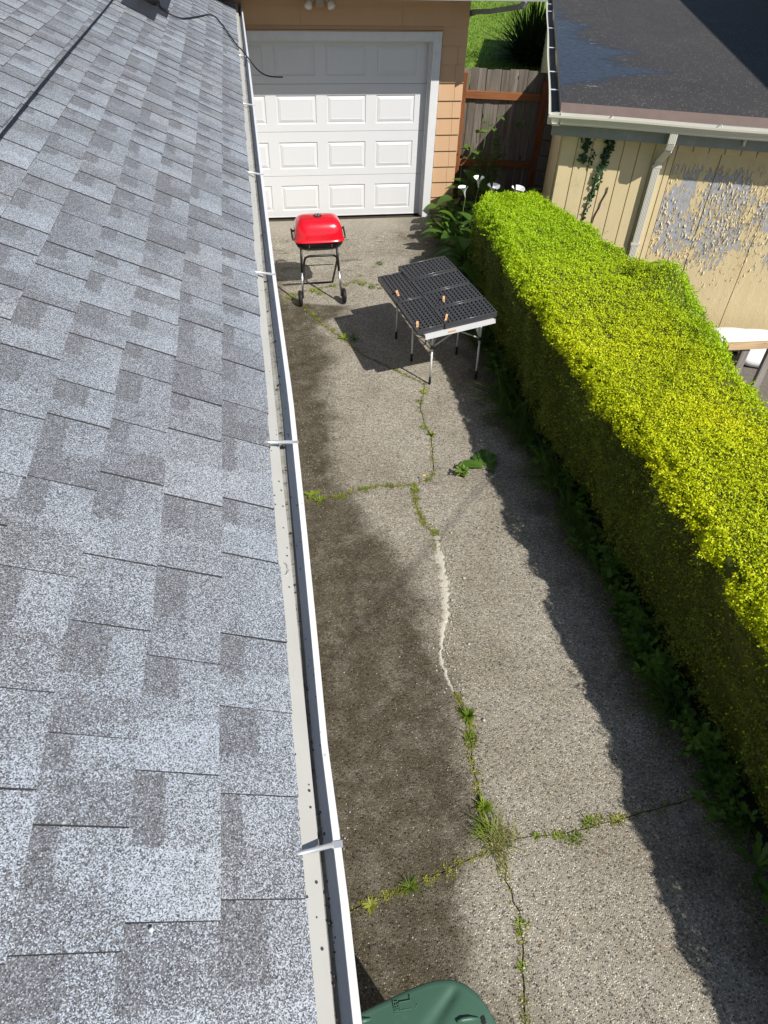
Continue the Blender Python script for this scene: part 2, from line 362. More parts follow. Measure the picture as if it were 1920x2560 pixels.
def mat_rollroof():
    t = NT('rolled_bitumen_roofing'); p = t.pos(); po = t.obj()
    n1 = t.noise(p, 0.8, 5, 0.6); c = t.mix(n1, (0.024,0.023,0.024), (0.048,0.045,0.044))
    c = t.mix(t.math('MULTIPLY', t.maprange(t.noise(p, 2.6, 5, 0.65), 0.52, 0.75), 0.5), c, (0.075,0.068,0.062))
    gr = t.n('SeparateColor', 0, None, Color=t.n('TexVoronoi', 1, None, Vector=p, Scale=120.0))
    c = t.mix(t.math('MULTIPLY', t.math('GREATER_THAN', gr, 0.985), 0.6), c, (0.5,0.5,0.5))
    # seams of the rolls run across the slope
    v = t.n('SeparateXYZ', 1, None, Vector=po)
    # standing damp by the side gutter, coloured with the sky's blue reflection
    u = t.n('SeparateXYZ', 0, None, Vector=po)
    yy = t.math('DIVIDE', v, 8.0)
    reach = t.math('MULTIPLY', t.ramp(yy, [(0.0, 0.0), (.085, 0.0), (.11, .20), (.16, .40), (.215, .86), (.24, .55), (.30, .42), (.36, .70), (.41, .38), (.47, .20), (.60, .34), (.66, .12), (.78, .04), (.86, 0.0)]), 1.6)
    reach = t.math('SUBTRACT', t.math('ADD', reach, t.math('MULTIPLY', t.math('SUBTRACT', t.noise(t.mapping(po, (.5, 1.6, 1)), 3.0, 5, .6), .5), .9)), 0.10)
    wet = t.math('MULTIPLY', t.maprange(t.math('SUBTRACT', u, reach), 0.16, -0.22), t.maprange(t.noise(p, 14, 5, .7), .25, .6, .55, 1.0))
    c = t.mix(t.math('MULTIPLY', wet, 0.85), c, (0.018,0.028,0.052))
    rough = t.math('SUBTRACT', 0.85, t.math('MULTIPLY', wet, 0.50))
    h = t.math('ADD', t.noise(p, 140, 3), t.math('MULTIPLY', t.noise(p, 9, 3), 1.4))
    # pale bluish flecks towards the side gutter
    fleck = t.math('MULTIPLY', t.maprange(t.noise(t.mapping(po, (1,2.2,1), loc=(1.3,0.2,0)), 7.0, 4, 0.6), 0.64, 0.70), t.maprange(u, 1.0, 0.5))
    c = t.mix(t.math('MULTIPLY', fleck, 0.5), c, (0.32,0.34,0.38))
    return t.done(t.bsdf(c, rough, t.bump(h, 0.35, 0.004), 0.5))
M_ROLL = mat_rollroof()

def mat_wood(name, c1, c2, axis=2, rough=0.8, rand=0.6, scale=1.0, knots=True):
    t = NT(name); p = t.obj(); r = t.rand()
    off = t.n('CombineXYZ', 0, None, X=t.math('MULTIPLY', r, 7.3), Y=t.math('MULTIPLY', r, 3.1), Z=t.math('MULTIPLY', r, 11.0))
    q = t.n('VectorMath', 0, {'operation': 'ADD'}, i0=p, i1=off)
    sc = [26*scale]*3; sc[axis] = 1.6*scale
    g = t.noise(t.mapping(q, tuple(sc)), 1.0, 6, 0.62, dist=0.5)
    c = t.mix(t.maprange(g, 0.3, 0.7), c1, c2)
    c = t.mix(t.math('MULTIPLY', r, rand), c, tuple((a+b)*0.28 for a, b in zip(c1, c2)))
    st = t.maprange(t.noise(t.mapping(q, tuple(3.5 if i != axis else 0.9 for i in range(3))), 1.0, 4), 0.45, 0.7)
    c = t.mix(t.math('MULTIPLY', st, 0.45), c, tuple(x*0.45 for x in c1))
    if knots:
        k = t.n('TexVoronoi', 0, None, Vector=t.mapping(q, tuple(7.0 if i != axis else 2.6 for i in range(3))), Scale=1.0)
        c = t.mix(t.maprange(k, 0.10, 0.05), c, tuple(x*0.2 for x in c1))
    return t.done(t.bsdf(c, rough, t.bump(g, 0.5, 0.004), 0.2))
M_FENCE = mat_wood('weathered_fence_wood', (0.12,0.095,0.075), (0.30,0.265,0.235))
M_RAIL = mat_wood('orange_stained_rail_wood', (0.22,0.085,0.035), (0.33,0.135,0.055), axis=0, rand=0.15, knots=False)
M_POST = mat_wood('orange_stained_post_wood', (0.19,0.072,0.03), (0.31,0.12,0.05), axis=2, rand=0.15, knots=False)
M_LUMB = mat_wood('new_lumber', (0.42,0.28,0.15), (0.60,0.43,0.26), axis=0, rand=0.2)
M_OLDPOST = mat_wood('grey_post_wood', (0.18,0.165,0.15), (0.33,0.30,0.27), rand=0.3)
M_BLOCK = simple('concrete_block', (0.10,0.088,0.078), 0.9, 0.3, 14, bump=0.5, bscale=90)

M_SOIL = simple('garden_soil', (0.055,0.042,0.030), 0.95, 0.5, 9, bump=0.8, bscale=50)
M_DIRT = simple('yard_gravel', (0.16,0.14,0.12), 0.95, 0.5, 30, bump=0.9, bscale=110, dirt=(0.05,0.045,0.04))
def mat_lawn():
    t = NT('lawn_green'); p = t.pos(); n1 = t.noise(p, 1.2, 5, 0.65); n2 = t.noise(t.mapping(p, (1, 0.5, 1)), 22, 4, 0.7)
    c = t.mix(n1, (0.09,0.18,0.018), (0.20,0.32,0.04)); c = t.mix(t.math('MULTIPLY', n2, 0.7), c, (0.25,0.36,0.06))
    return t.done(t.bsdf(c, 0.8, t.bump(n2, 0.8, 0.03), 0.2))
M_LAWN = mat_lawn()
M_GRASS = leaf_mat('lawn_blade', (0.09,0.19,0.016), (0.25,0.38,0.05), (0.42,0.46,0.11), 0.35)
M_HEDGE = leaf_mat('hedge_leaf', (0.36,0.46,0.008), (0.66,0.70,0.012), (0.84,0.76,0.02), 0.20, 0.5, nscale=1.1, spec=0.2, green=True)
M_HEDGE_S = leaf_mat('hedge_old_shade_leaf', (0.09,0.145,0.02), (0.21,0.26,0.03), (0.33,0.32,0.065), 0.35, 0.5, nscale=1.6)  # older side leaves, with the shade of that side put into their colour
M_CORE = simple('hedge_inner_twigs', (0.085,0.10,0.012), 0.95, 0.5, 30, bump=0.8, bscale=60)
M_TWIG = simple('hedge_twig', (0.16,0.115,0.07), 0.9, 0.4, 30)
M_WEED = leaf_mat('weed_leaf', (0.10,0.16,0.016), (0.24,0.32,0.035), (0.44,0.45,0.08), 0.3, island=False, nscale=14)
M_WEED_D = leaf_mat('deep_green_leaf', (0.06,0.13,0.022), (0.14,0.25,0.038), (0.24,0.34,0.06), 0.35, 0.4, island=False, nscale=6)
M_BLADE = leaf_mat('strap_blade', (0.05,0.11,0.018), (0.13,0.21,0.04), (0.24,0.30,0.09), 0.35, island=False, nscale=9)
M_STRAW = leaf_mat('dry_grass_blade', (0.16,0.17,0.05), (0.36,0.34,0.14), (0.5,0.45,0.25), 0.3, island=True, nscale=20)
M_MOSS = leaf_mat('moss', (0.12,0.13,0.018), (0.27,0.28,0.04), (0.44,0.40,0.09), 0.2, island=True, nscale=10)
M_FLAX = leaf_mat('flax_blade', (0.012,0.032,0.008), (0.035,0.065,0.015), (0.09,0.12,0.035), 0.2, island=True, nscale=4)
M_CALLA = leaf_mat('calla_leaf', (0.045,0.11,0.02), (0.11,0.21,0.03), (0.19,0.31,0.045), 0.4, 0.35, island=False, nscale=3)
M_CALLA_Y = leaf_mat('yellowing_leaf', (0.35,0.36,0.03), (0.55,0.50,0.03), None, 0.4, island=False)
M_SPATHE = simple('white_spathe', (0.85,0.86,0.84), 0.5, 0.03)
M_SPADIX = simple('yellow_spadix', (0.75,0.50,0.05), 0.7, 0.1)
M_STEM = simple('green_stem', (0.09,0.16,0.035), 0.6, 0.2)
M_YELLOW = simple('yellow_petal', (0.85,0.62,0.02), 0.6, 0.1)
M_IVY = leaf_mat('ivy_leaf', (0.012,0.045,0.016), (0.035,0.085,0.025), (0.10,0.13,0.05), 0.2, 0.35, island=True)
M_VINE = simple('dead_vine', (0.06,0.042,0.028), 0.9, 0.3)
M_STONE = simple('loose_stone', (0.46,0.43,0.38), 0.9, 0.3, 60, bump=0.4)
def mat_mortar():
    t = NT('pale_mortar'); p = t.pos(); n1 = t.noise(p, 160, 4, 0.7); n2 = t.noise(p, 14, 4)
    c = t.mix(t.maprange(n1, 0.35, 0.65), (0.20,0.18,0.15), (0.74,0.69,0.59)); c = t.mix(t.math('MULTIPLY', n2, 0.5), c, (0.52,0.48,0.41))
    return t.done(t.bsdf(c, 0.9, t.bump(n1, 0.8, 0.005), 0.2))
M_MORTAR = mat_mortar()
M_RED = simple('red_grill_enamel', (0.62,0.005,0.018), 0.22, 0.05, 3, spec=0.5, coat=0.6, dirt=(0.16,0.03,0.025), dirt_amt=0.35)
M_BLKEN = simple('black_grill_enamel', (0.010,0.010,0.011), 0.25, 0.1, spec=0.5)
M_CHROME = simple('dull_chrome', (0.62,0.63,0.65), 0.28, 0.1, 30, metal=1.0)
M_SATBLK = simple('satin_black_tube', (0.015,0.015,0.016), 0.4, 0.2)
M_TALU = simple('white_powder_coat', (0.62,0.63,0.64), 0.4, 0.06, 20)
M_TRAY = simple('black_tray_plastic', (0.060,0.062,0.068), 0.26, 0.25, 40, spec=0.6)
M_POTSOIL = simple('potting_soil', (0.020,0.016,0.012), 0.95, 0.6, 120, bump=1.0, bscale=260, dirt=(0.22,0.18,0.13), dirt_amt=0.7)
M_TAG = simple('orange_wood_tag', (0.62,0.35,0.15), 0.6, 0.15, 25)
M_BIN = simple('green_bin_plastic', (0.052,0.118,0.080), 0.45, 0.12, 5, spec=0.45, dirt=(0.16,0.22,0.18), dirt_amt=0.15)
M_BIND = simple('dark_green_bin_body', (0.020,0.055,0.036), 0.45, 0.1, 5)
M_SACK = simple('white_woven_sack', (0.76,0.77,0.78), 0.6, 0.08, 20, bump=0.5, bscale=40)
M_BULB = simple('frosted_lamp_glass', (0.72,0.70,0.66), 0.3, 0.05)
M_LAMPB = simple('beige_lamp_body', (0.42,0.36,0.30), 0.5, 0.1)
M_NEIGH = mat_paint('pale_neighbour_paint', (0.55,0.53,0.48), 0.7, 0.1)
M_NROOF = simple('dark_neighbour_roof', (0.06,0.06,0.065), 0.9, 0.2)
M_GLASS = simple('dark_window_glass', (0.02,0.025,0.03), 0.08, 0.1, spec=0.6)

# ================================================================== SETTING
def interp(tab, x):
    return float(np.interp(x, [a for a, b in tab], [b for a, b in tab]))
# ground: one sheet to the horizon at yard level; the plot of the drive stands half a metre above the neighbour's yard
YZ = -0.51
t = MB(); t.face([(-900,-900,YZ-0.02),(900,-900,YZ-0.02),(900,900,YZ-0.02),(-900,900,YZ-0.02)])
tag(t.build('ground', M_DIRT), kind='structure')
t = MB(); t.box((-14, -9, YZ-0.1), (3.38, 10.35, -0.035))
tag(t.build('garden_bed', M_SOIL), kind='structure')
t = MB(); t.box((-14, 10.36, YZ-0.1), (30, 46, -0.02))
lawn = tag(t.build('lawn', M_LAWN), kind='structure')
# lawn blades where the gap between garage and flat roof shows them
N = 60000
bx = nrng.uniform(2.9, 10.5, N); by = nrng.uniform(11.5, 32, N); h = nrng.uniform(0.03, 0.075, N); a = nrng.uniform(0, 6.283, N)
lx, ly = np.cos(a)*0.012, np.sin(a)*0.012; tx, ty = nrng.normal(0, 0.025, N), nrng.normal(0, 0.025, N)
V = np.zeros((N, 3, 3)); V[:,0] = np.stack([bx-lx, by-ly, np.full(N,-0.022)],1); V[:,1] = np.stack([bx+lx, by+ly, np.full(N,-0.022)],1); V[:,2] = np.stack([bx+tx, by+ty, h-0.02],1)
o = link('lawn_grass', cells_mesh('lawn_grass', V.reshape(-1,3), 3, M_GRASS)); tag(o, 'short sunlit mown grass behind the weathered fence', 'grass', kind='stuff')

# ---- driveway slabs split by joints and one long crack
def rough_line(pts, amp=0.012, step=0.05, seed=1):
    r = random.Random(seed); out = [Vector((pts[0][0], pts[0][1]))]
    for a, b in zip(pts[:-1], pts[1:]):
        a = Vector(a[:2]); b = Vector(b[:2]); n = max(1, int((b-a).length/step)); d = (b-a)
        pr = Vector((-d.y, d.x)).normalized() if d.length > 0 else Vector((0,0))
        for k in range(1, n+1):
            q = a + d*(k/n)
            if k < n: q = q + pr*r.uniform(-amp, amp)
            out.append(q)
    return out
CR = [(1.435,5.549),(1.392,5.382),(1.316,5.162),(1.308,4.914),(1.321,4.706),(1.27,4.407),(1.218,4.205),(1.05,4.111)]
CR2 = [(1.05,4.111),(1.043,4.06),(1.015,3.891),(1.037,3.662),(1.089,3.547),(1.078,3.403),(1.072,3.205),(1.033,2.951),(1.009,2.814),(.94,2.657),(.891,2.475),(.894,2.325),(.917,2.207),(.933,2.122),(.954,2.011),(.933,1.861),(.913,1.766),(.91,1.626),(.891,1.474),(.905,1.287)]
CR3 = [(.905,1.287),(.946,1.239),(.913,1.129),(.944,.978),(.922,.878),(.882,.753),(.853,.634),(.83,.55),(.80,-.2),(.78,-3.0)]
XL, XR = -0.46, 2.27
J1L = [(XL,4.05),(.192,4.047),(.461,4.058),(.613,4.125),(.808,4.133),(1.05,4.111)]; J1R = [(1.05,4.111),(1.267,4.123),(1.735,4.112),(XR,4.10)]
J2L = [(XL,1.00),(.127,1.107),(.391,1.164),(.516,1.191),(.905,1.287)]; J2R = [(.905,1.287),(1.05,1.313),(1.264,1.301),(1.492,1.318),(1.631,1.328),(XR,1.39)]
J0 = [(1.435,5.549),(1.159,5.869),(.937,6.122),(.776,6.46),(.529,6.917),(.326,7.55)]
JT_L = [(XL,7.35),(.129,7.474),(.326,7.55)]; JT_R = [(.326,7.55),(.551,7.631),(.841,7.737),(1.132,7.781),(1.445,7.62),(XR,7.50)]
LN = {k: rough_line(v, a, s, i) for i, (k, v, a, s) in enumerate([('c1',CR,.010,.05),('c2',CR2,.010,.05),('c3',CR3,.010,.05),('j1l',J1L,.006,.06),('j1r',J1R,.006,.06),('j2l',J2L,.006,.06),('j2r',J2R,.006,.06),('j0',J0,.008,.06),('jtl',JT_L,.005,.06),('jtr',JT_R,.005,.06)])}
rv = lambda k: LN[k][::-1]
def cat_poly(*ls):
    out = []
    for l in ls:
        for q in l:
            q = Vector((q[0], q[1]))
            if not out or (q-out[-1]).length > 1e-4: out.append(q)
    if (out[0]-out[-1]).length < 1e-4: out.pop()
    return out
SLABS = [
 cat_poly([(XL,-3)], rv('c3'), rv('j2l')),
 cat_poly(rv('c3'), LN['j2r'], [(XR,-3)])[::1],
 cat_poly(LN['j2l'], rv('c2'), rv('j1l')),
 cat_poly(LN['j2r'], rv('j1r'), LN['c2']),
 cat_poly(LN['j1l'], rv('c1'), LN['j0'], rv('jtl')),
 cat_poly(LN['j1r'], rv('jtr'), rv('j0'), LN['c1']),
 cat_poly(LN['jtl'], LN['jtr'], [(2.32,7.9),(2.62,8.6),(2.70,9.0),(2.70,9.73),(XL,9.73)]),
]
SLABS[1] = cat_poly(rv('c3')[::-1], [(.78,-3),(XR,-3)], rv('j2r'))
def area(p): return 0.5*sum(p[i].x*p[(i+1)%len(p)].y - p[(i+1)%len(p)].x*p[i].y for i in range(len(p)))
def inset(p, d):
    if area(p) < 0: p = p[::-1]
    out = []
    for i in range(len(p)):
        a, b, c = p[i-1], p[i], p[(i+1) % len(p)]
        n1 = Vector((-(b-a).y, (b-a).x)).normalized(); n2 = Vector((-(c-b).y, (c-b).x)).normalized()
        m = (n1+n2); m = m.normalized() if m.length > 0.2 else n1
        out.append(b + m*d)
    return out
t = MB(); t.box((XL-0.02, -3.1, -0.16), (XR+0.01, 9.74, -0.028)); t.box((XR+0.012, 7.9, -0.16), (2.60, 9.73, -0.030))
drive = tag(t.build('driveway', M_SOIL), kind='structure')
for i, p in enumerate(SLABS):
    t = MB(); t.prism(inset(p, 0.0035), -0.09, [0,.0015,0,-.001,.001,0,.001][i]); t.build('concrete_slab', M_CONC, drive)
# pale mortar smeared in the crack
t = MB(); r = random.Random(5); L = []; R = []
mp = rough_line([(1.10,3.52),(1.085,3.40),(1.075,3.205),(1.033,2.951),(1.009,2.814),(.945,2.657),(.893,2.475),(.894,2.325),(.917,2.207)], .008, .018, 9)
for i, q in enumerate(mp):
    f = i/(len(mp)-1); wd = (0.012 + 0.024*math.sin(math.pi*min(1, f*1.15+0.12))**0.8)*r.uniform(.45, 1.25)
    L.append((q.x-wd*r.uniform(.8,1.2), q.y, -0.002)); R.append((q.x+wd*r.uniform(.8,1.2), q.y, -0.002))
C = [(q.x, q.y, 0.0065) for q in mp]
t.grid([[a, ((a[0]+c[0])/2, a[1], 0.005), c, ((b[0]+c[0])/2, b[1], 0.005), b] for a, b, c in zip(L, R, C)])
t.build('mortar_patch', M_MORTAR, drive)
# loose crumbs beside the crack
t = MB(); r = random.Random(3)
def pebble(t, c, s, r):
    rows = []
    for i in range(1, 3):
        ph = math.pi*i/3; rows.append([(c[0]+s*math.sin(ph)*math.cos(k*1.2566+r.random()*.4)*r.uniform(.8,1.2), c[1]+s*math.sin(ph)*math.sin(k*1.2566)*r.uniform(.8,1.2), c[2]+s*.6*math.cos(ph)) for k in range(5)])
    b = t.grid(rows, close=True); t.f.append(tuple(b+k for k in range(5))); t.f.append(tuple(b+5+k for k in range(5))[::-1])
    for _ in range(2): t.uv.append(None); t.mi.append(0); t.smooth.append(True)
for k in range(150):
    i = r.randrange(len(mp)); q = mp[i]; s = r.uniform(.003, .008)
    pebble(t, (q.x+abs(r.gauss(.03,.05))+.02 if r.random() < .8 else q.x-abs(r.gauss(.03,.04))-.02, q.y+r.uniform(-.05,.05), s*.4), s, r)
for px, py in ((1080,1310),(1090,1318),(1128,1332),(1160,1445),(1172,1610),(1088,1300),(1195,1320),(1130,1500),(1210,1800)): pebble(t, G(px, py, .006), r.uniform(.008,.014), r)
for k in range(70):
    pebble(t, (r.uniform(.1,1.9), r.uniform(.5,5.5), .003), r.uniform(.003,.006), r)
for k in range(22):   # thin line of crumbs where the crack is open lower down
    q = LN['c3'][r.randrange(40)]; pebble(t, (q.x+r.gauss(0,.02), q.y, .004), r.uniform(.004,.009), r)
tag(t.build('loose_gravel', M_STONE, drive), kind='stuff')

# ================================================================== HOUSE WITH SHINGLE ROOF (left)
TH = math.radians(26.0); CT, ST = math.cos(TH), math.sin(TH); EX, EZ = -0.026, 2.44; EXPO = 0.143
Y0, Y1 = -3.0, 9.72
def RP(tt, y, h=0.0): return Vector((EX - tt*CT + h*ST, y, EZ + tt*ST + h*CT))
house = empty('house', (-0.5, 3, 0), 0, 'low house with blue grey shingle roof and white gutter along the driveway', 'house')
def hp(m, name, mats, parent=None, bevel=0.0):      # part of the house in world coordinates
    o = m.build(name, mats, parent or house, bevel)
    if parent is None: o.matrix_parent_inverse = Matrix.Translation((0.5, -3, 0))
    return o
RIDGE = 4.3
t = MB()
t.face([RP(-0.004, Y0, -.004), RP(-0.004, Y1, -.004), RP(RIDGE, Y1, -.004), RP(RIDGE, Y0, -.004)])
rx, rz = RP(RIDGE, 0).x, RP(RIDGE, 0).z
t.face([(rx, Y0, rz-.004), (rx, Y1, rz-.004), (2*rx-EX, Y1, EZ-.004), (2*rx-EX, Y0, EZ-.004)])
t.face([RP(-0.004, Y0, -.05), RP(RIDGE, Y0, -.05), RP(RIDGE, Y1, -.05), RP(-0.004, Y1, -.05)])
t.face([RP(-0.004, Y0, -.05), RP(-0.004, Y1, -.05), RP(-0.004, Y1, -.004), RP(-0.004, Y0, -.004)])
t.face([RP(-0.004, Y0, -.05), RP(-0.004, Y0, -.004), RP(RIDGE, Y0, -.004), RP(RIDGE, Y0, -.05)])
roof = hp(t, 'roof', M_SHING_J)
t = MB(); wx = -0.46; zt = EZ + (EX-wx)/CT*ST - 0.06
t.face([(wx,Y0+.3,-.03),(wx,Y1-.02,-.03),(wx,Y1-.02,zt),(wx,Y0+.3,zt)])
t.face([(wx,Y0+.3,-.03),(wx,Y0+.3,zt),(rx,Y0+.3,rz-.08),(2*rx-wx,Y0+.3,zt),(2*rx-wx,Y0+.3,-.03)])
t.face([(wx,Y1-.02,-.03),(2*rx-wx,Y1-.02,-.03),(2*rx-wx,Y1-.02,zt),(rx,Y1-.02,rz-.08),(wx,Y1-.02,zt)])
t.face([(2*rx-wx,Y0+.3,-.03),(2*rx-wx,Y0+.3,zt),(2*rx-wx,Y1-.02,zt),(2*rx-wx,Y1-.02,-.03)])
hp(t, 'wall', M_NEIGH)
# shingle tabs
LENS = [.15, .17, .19, .21, .23, .26]
def tab_geo(L, raised):
    zn, zf = (.0096, .0058) if raised else (.0078, .0052); un, uf = (.0048, .0014) if raised else (.0034, .0014)
    ylo, yhi = -0.022, EXPO + 0.002
    g = 0.0006 if raised else 0.0003
    top = [(g, ylo, uf), (L-g, ylo, un), (L-g, yhi, zn), (g, yhi, zf)]
    bot = [(x, y, -.003) for x, y, z in top]
    uv = [(0, 0), (1, 0), (1, 1), (0, 1)]
    faces = [(top, uv, 0)]
    for i in range(4):
        k = (i+1) % 4
        if i == 0: continue
        faces.append(([top[i], bot[i], bot[k], top[k]], [(0,0)]*4, 1 if i in (1, 3) else 0))
    return faces
TABM = {}
for L in LENS:
    for rs in (0, 1):
        t = MB()
        for pts, uv, mi in tab_geo(L, rs): t.face(pts, uv, mi)
        TABM[(L, rs)] = t.mesh('shingle', [M_SHING, M_SHEDGE])
RB = Matrix(((0, CT, ST), (-1, 0, 0), (0, -ST, CT)))      # tab axes -> world
def in_view(P):
    d = np.array(P) - np.array((0, 0, CAM_H)); f = d @ AX_F
    if f < 0.05: return None
    x, y = 960+F_PX*(d @ AX_R)/f, 1280+F_PX*(d @ AX_D)/f
    return (x, y, f)
tabs = []
r = random.Random(21)
for k in range(22):
    y = Y1 - r.uniform(0, .12); rs = r.randrange(2)
    while y > Y0:
        L = r.choice(LENS); rs = r.randrange(2)
        if y-L < Y0: break
        tabs.append((k, y, L, rs)); y -= L
cand = []
for i, (k, y, L, rs) in enumerate(tabs):
    q = in_view(RP((k+.5)*EXPO, y-L/2))
    if q and -60 < q[0] < 800 and -40 < q[1] < 2600:
        cand.append((L/q[2]**2*(0.5+(2.44+k*.06)/10), i))
cand.sort(reverse=True); single = set(i for _, i in cand[:330])
t = MB(); t.keep = False
for i, (k, y, L, rs) in enumerate(tabs):
    org = RP((k+1)*EXPO, y, 0.0005)
    jig = r.uniform(-.004, .004); tw = r.uniform(-.006, .006)
    M3 = RB @ Matrix.Rotation(tw, 3, 'Z')
    if i in single:
        o = link('shingle', TABM[(L, rs)], roof)
        o.matrix_local = Matrix.Translation(org + RB @ Vector((0, jig, 0))) @ M3.to_4x4()
    else:
        for pts, uv, mi in tab_geo(L, rs): t.face([org + M3 @ Vector((p[0], p[1]+jig, p[2])) for p in pts], uv, mi)
o = t.build('shingle_field', [M_SHING_J, M_SHEDGE], roof); tag(o, kind='stuff')
# parent inverse for roof children given in world space
# gutter along the eave
LIPX = [(-3,.044),(0,.042),(.46,.046),(.64,.041),(.94,.047),(1.3,.053),(1.62,.057),(1.85,.060),(2.8,.053),(4.2,.052),(7,.055),(9.9,.05)]
STA = [Y0 + (Y1-Y0)*i/90 for i in range(91)]
gut = MB()
def gfn(q, y):
    dx = interp(LIPX, y) - 0.052
    f = max(0.0, min(1.0, (q[0]+0.03)/0.08))
    return (q[0] + dx*f, y, q[1])
outer = [(-.034,2.415),(-.034,2.338),(.022,2.334),(.034,2.346),(.040,2.372),(.050,2.392),(.0525,2.405),(.0525,2.428),(.0505,2.4315),(.0385,2.4315),(.0375,2.4265),(.0385,2.412)]
inner = [(.0385,2.414),(.0378,2.402),(.0225,2.393),(.0200,2.389)]; silt = [(.0200,2.389),(.010,2.384),(-.028,2.384),(-.030,2.415)]
gut.extrude_profile(outer, gfn, STA, mi=0)
gut.extrude_profile(inner, gfn, STA, mi=2); gut.extrude_profile(silt, gfn, STA, mi=1)
for y in (Y0, Y1): gut.face([gfn(q, y) for q in outer[:9]], None, 0)
gut.keep = False
gutter = hp(gut, 'gutter', [M_GUT_W, M_GUT_IN, M_GUT_G])
t = MB(); t.extrude_profile([(-.075,2.448),(-.030,2.4335),(.002,2.4145),(.0045,2.4135),(.0045,2.408)], lambda q, y: (q[0]+.002*math.sin(y*2.1), y, q[1]), STA)
de = hp(t, 'drip_edge', M_GUT_C)
t = []; _q = np.random.default_rng(3)
for k in range(700):
    y = _q.uniform(0, 9.6); x = _q.choice([_q.uniform(.006,.034), _q.uniform(.006,.016)]); s_ = _q.uniform(.0012,.004) if k > 60 else _q.uniform(.004,.010); a = _q.uniform(0,6.28); z = 2.391+(.003 if x > .02 else 0)+_q.uniform(0,.004)
    e1 = np.array((math.cos(a), math.sin(a), _q.uniform(-.3,.3)))*s_; e2 = np.array((-math.sin(a), math.cos(a), _q.uniform(-.2,.2)))*s_*.5; c0 = np.array((x,y,z))
    t.extend([c0-e1, c0+e2, c0+e1, c0-e2])
o = link('gutter_grit', cells_mesh('gutter_grit', np.array(t), 4, M_SOIL), gutter); tag(o, kind='stuff')
for y in (6.86,5.33,3.95,2.74,1.618,.476,-.6,-1.7):
    t = MB(); dx = interp(LIPX, y)-.052; a = r.uniform(-.006,.006) + (.004 if y < 1 else 0)
    t.tube([(-.038, y-.002-a*.5, 2.450), (-.02, y-a*.3, 2.4445), (.037+dx, y+a, 2.4345)], .0046 if y < 1 else .0058, 8)
    t.box((.036+dx, y+a-.006, 2.4325), (.0545+dx, y+a+.006, 2.4340))
    hp(t, 'gutter_hanger', M_ALU, gutter)
for y in (1.14, 4.1):
    t = MB(); t.tube([(-.015+.014*math.cos(a), y+.022*math.sin(a), 2.4275-.0002*0) for a in np.linspace(0, 6.1, 14)], .0012, 5); hp(t, 'sealant_ring', M_GUT_C, gutter)
# roof mast with its rubber flashing (top of the visible roof)
t = MB()
for (u0, u1, v0, v1) in ((.66,.90,6.42,6.95),(.60,.78,6.95,7.7),(.585,.67,6.75,7.10)):
    hh = .012 if u0 > .6 else .0105
    t.face([RP(u0, v0, hh), RP(u0, v1, hh), RP(u1, v1, hh), RP(u1, v0, hh)])
hp(t, 'mast_flashing', M_PIPE)
t = MB(); c0 = RP(.74, 7.05, 0); t.tube([c0, c0+Vector((0,0,.10)), c0+Vector((0,0,.13)), c0+Vector((0,0,1.6))], [.085,.06,.032,.030], 14)
hp(t, 'mast', M_PIPE)
def cable(name, pts, rad, label, group=None, mat=M_BLACK):
    t = MB(); P = [Vector(p) for p in pts]; out = []
    for i in range(len(P)-1):       # Catmull-Rom
        p0, p1, p2, p3 = P[max(i-1,0)], P[i], P[i+1], P[min(i+2,len(P)-1)]
        for s in range(6):
            f = s/6; out.append(0.5*((2*p1)+(p2-p0)*f+(2*p0-5*p1+4*p2-p3)*f*f+(3*p1-p0-3*p2+p3)*f**3))
    out.append(P[-1]); t.tube(out, rad, 8)
    return tag(t.build(name, mat), label, 'cable', group)
def onroof(px, py, h=0.0):
    n = np.array((ST, 0, CT)); P0 = np.array(RP(0, 0, h)); d = ray(px, py); o_ = np.array((0, 0, CAM_H))
    s = ((P0-o_) @ n)/(d @ n); return Vector(o_+s*d)
_a, _b = onroof(0,340,.022), onroof(280,0,.022)
cable('roof_cable', [_a+(_a-_b)*.5, _a, _a.lerp(_b,.33)+Vector((0,0,.004)), _a.lerp(_b,.66), _b, _b+Vector((.02,.3,.05)), _b+Vector((.06,.55,.2))], .0042, 'thick black cable lying along the upper shingles towards the mast')
cable('loose_cable', [RP(.70,7.12,.07), onroof(396,4,.03), onroof(410,25,.02), onroof(450,45,.017), onroof(490,42,.016), onroof(525,37,.016), onroof(548,52,.017), onroof(590,110,.022), (0.0,6.98,2.462), (.047,6.735,2.447), (.10,6.40,2.44), (.15,6.28,2.425), (.21,6.22,2.42), (.29,6.155,2.43)], .0055, 'thin black cable crossing the gutter with its cut end in the air')
t = MB(); pebble(t, onroof(378,2325,.012), .0045, r); tag(t.build('pale_seed', M_SACK), 'tiny pale speck lying on a grey shingle', 'debris')

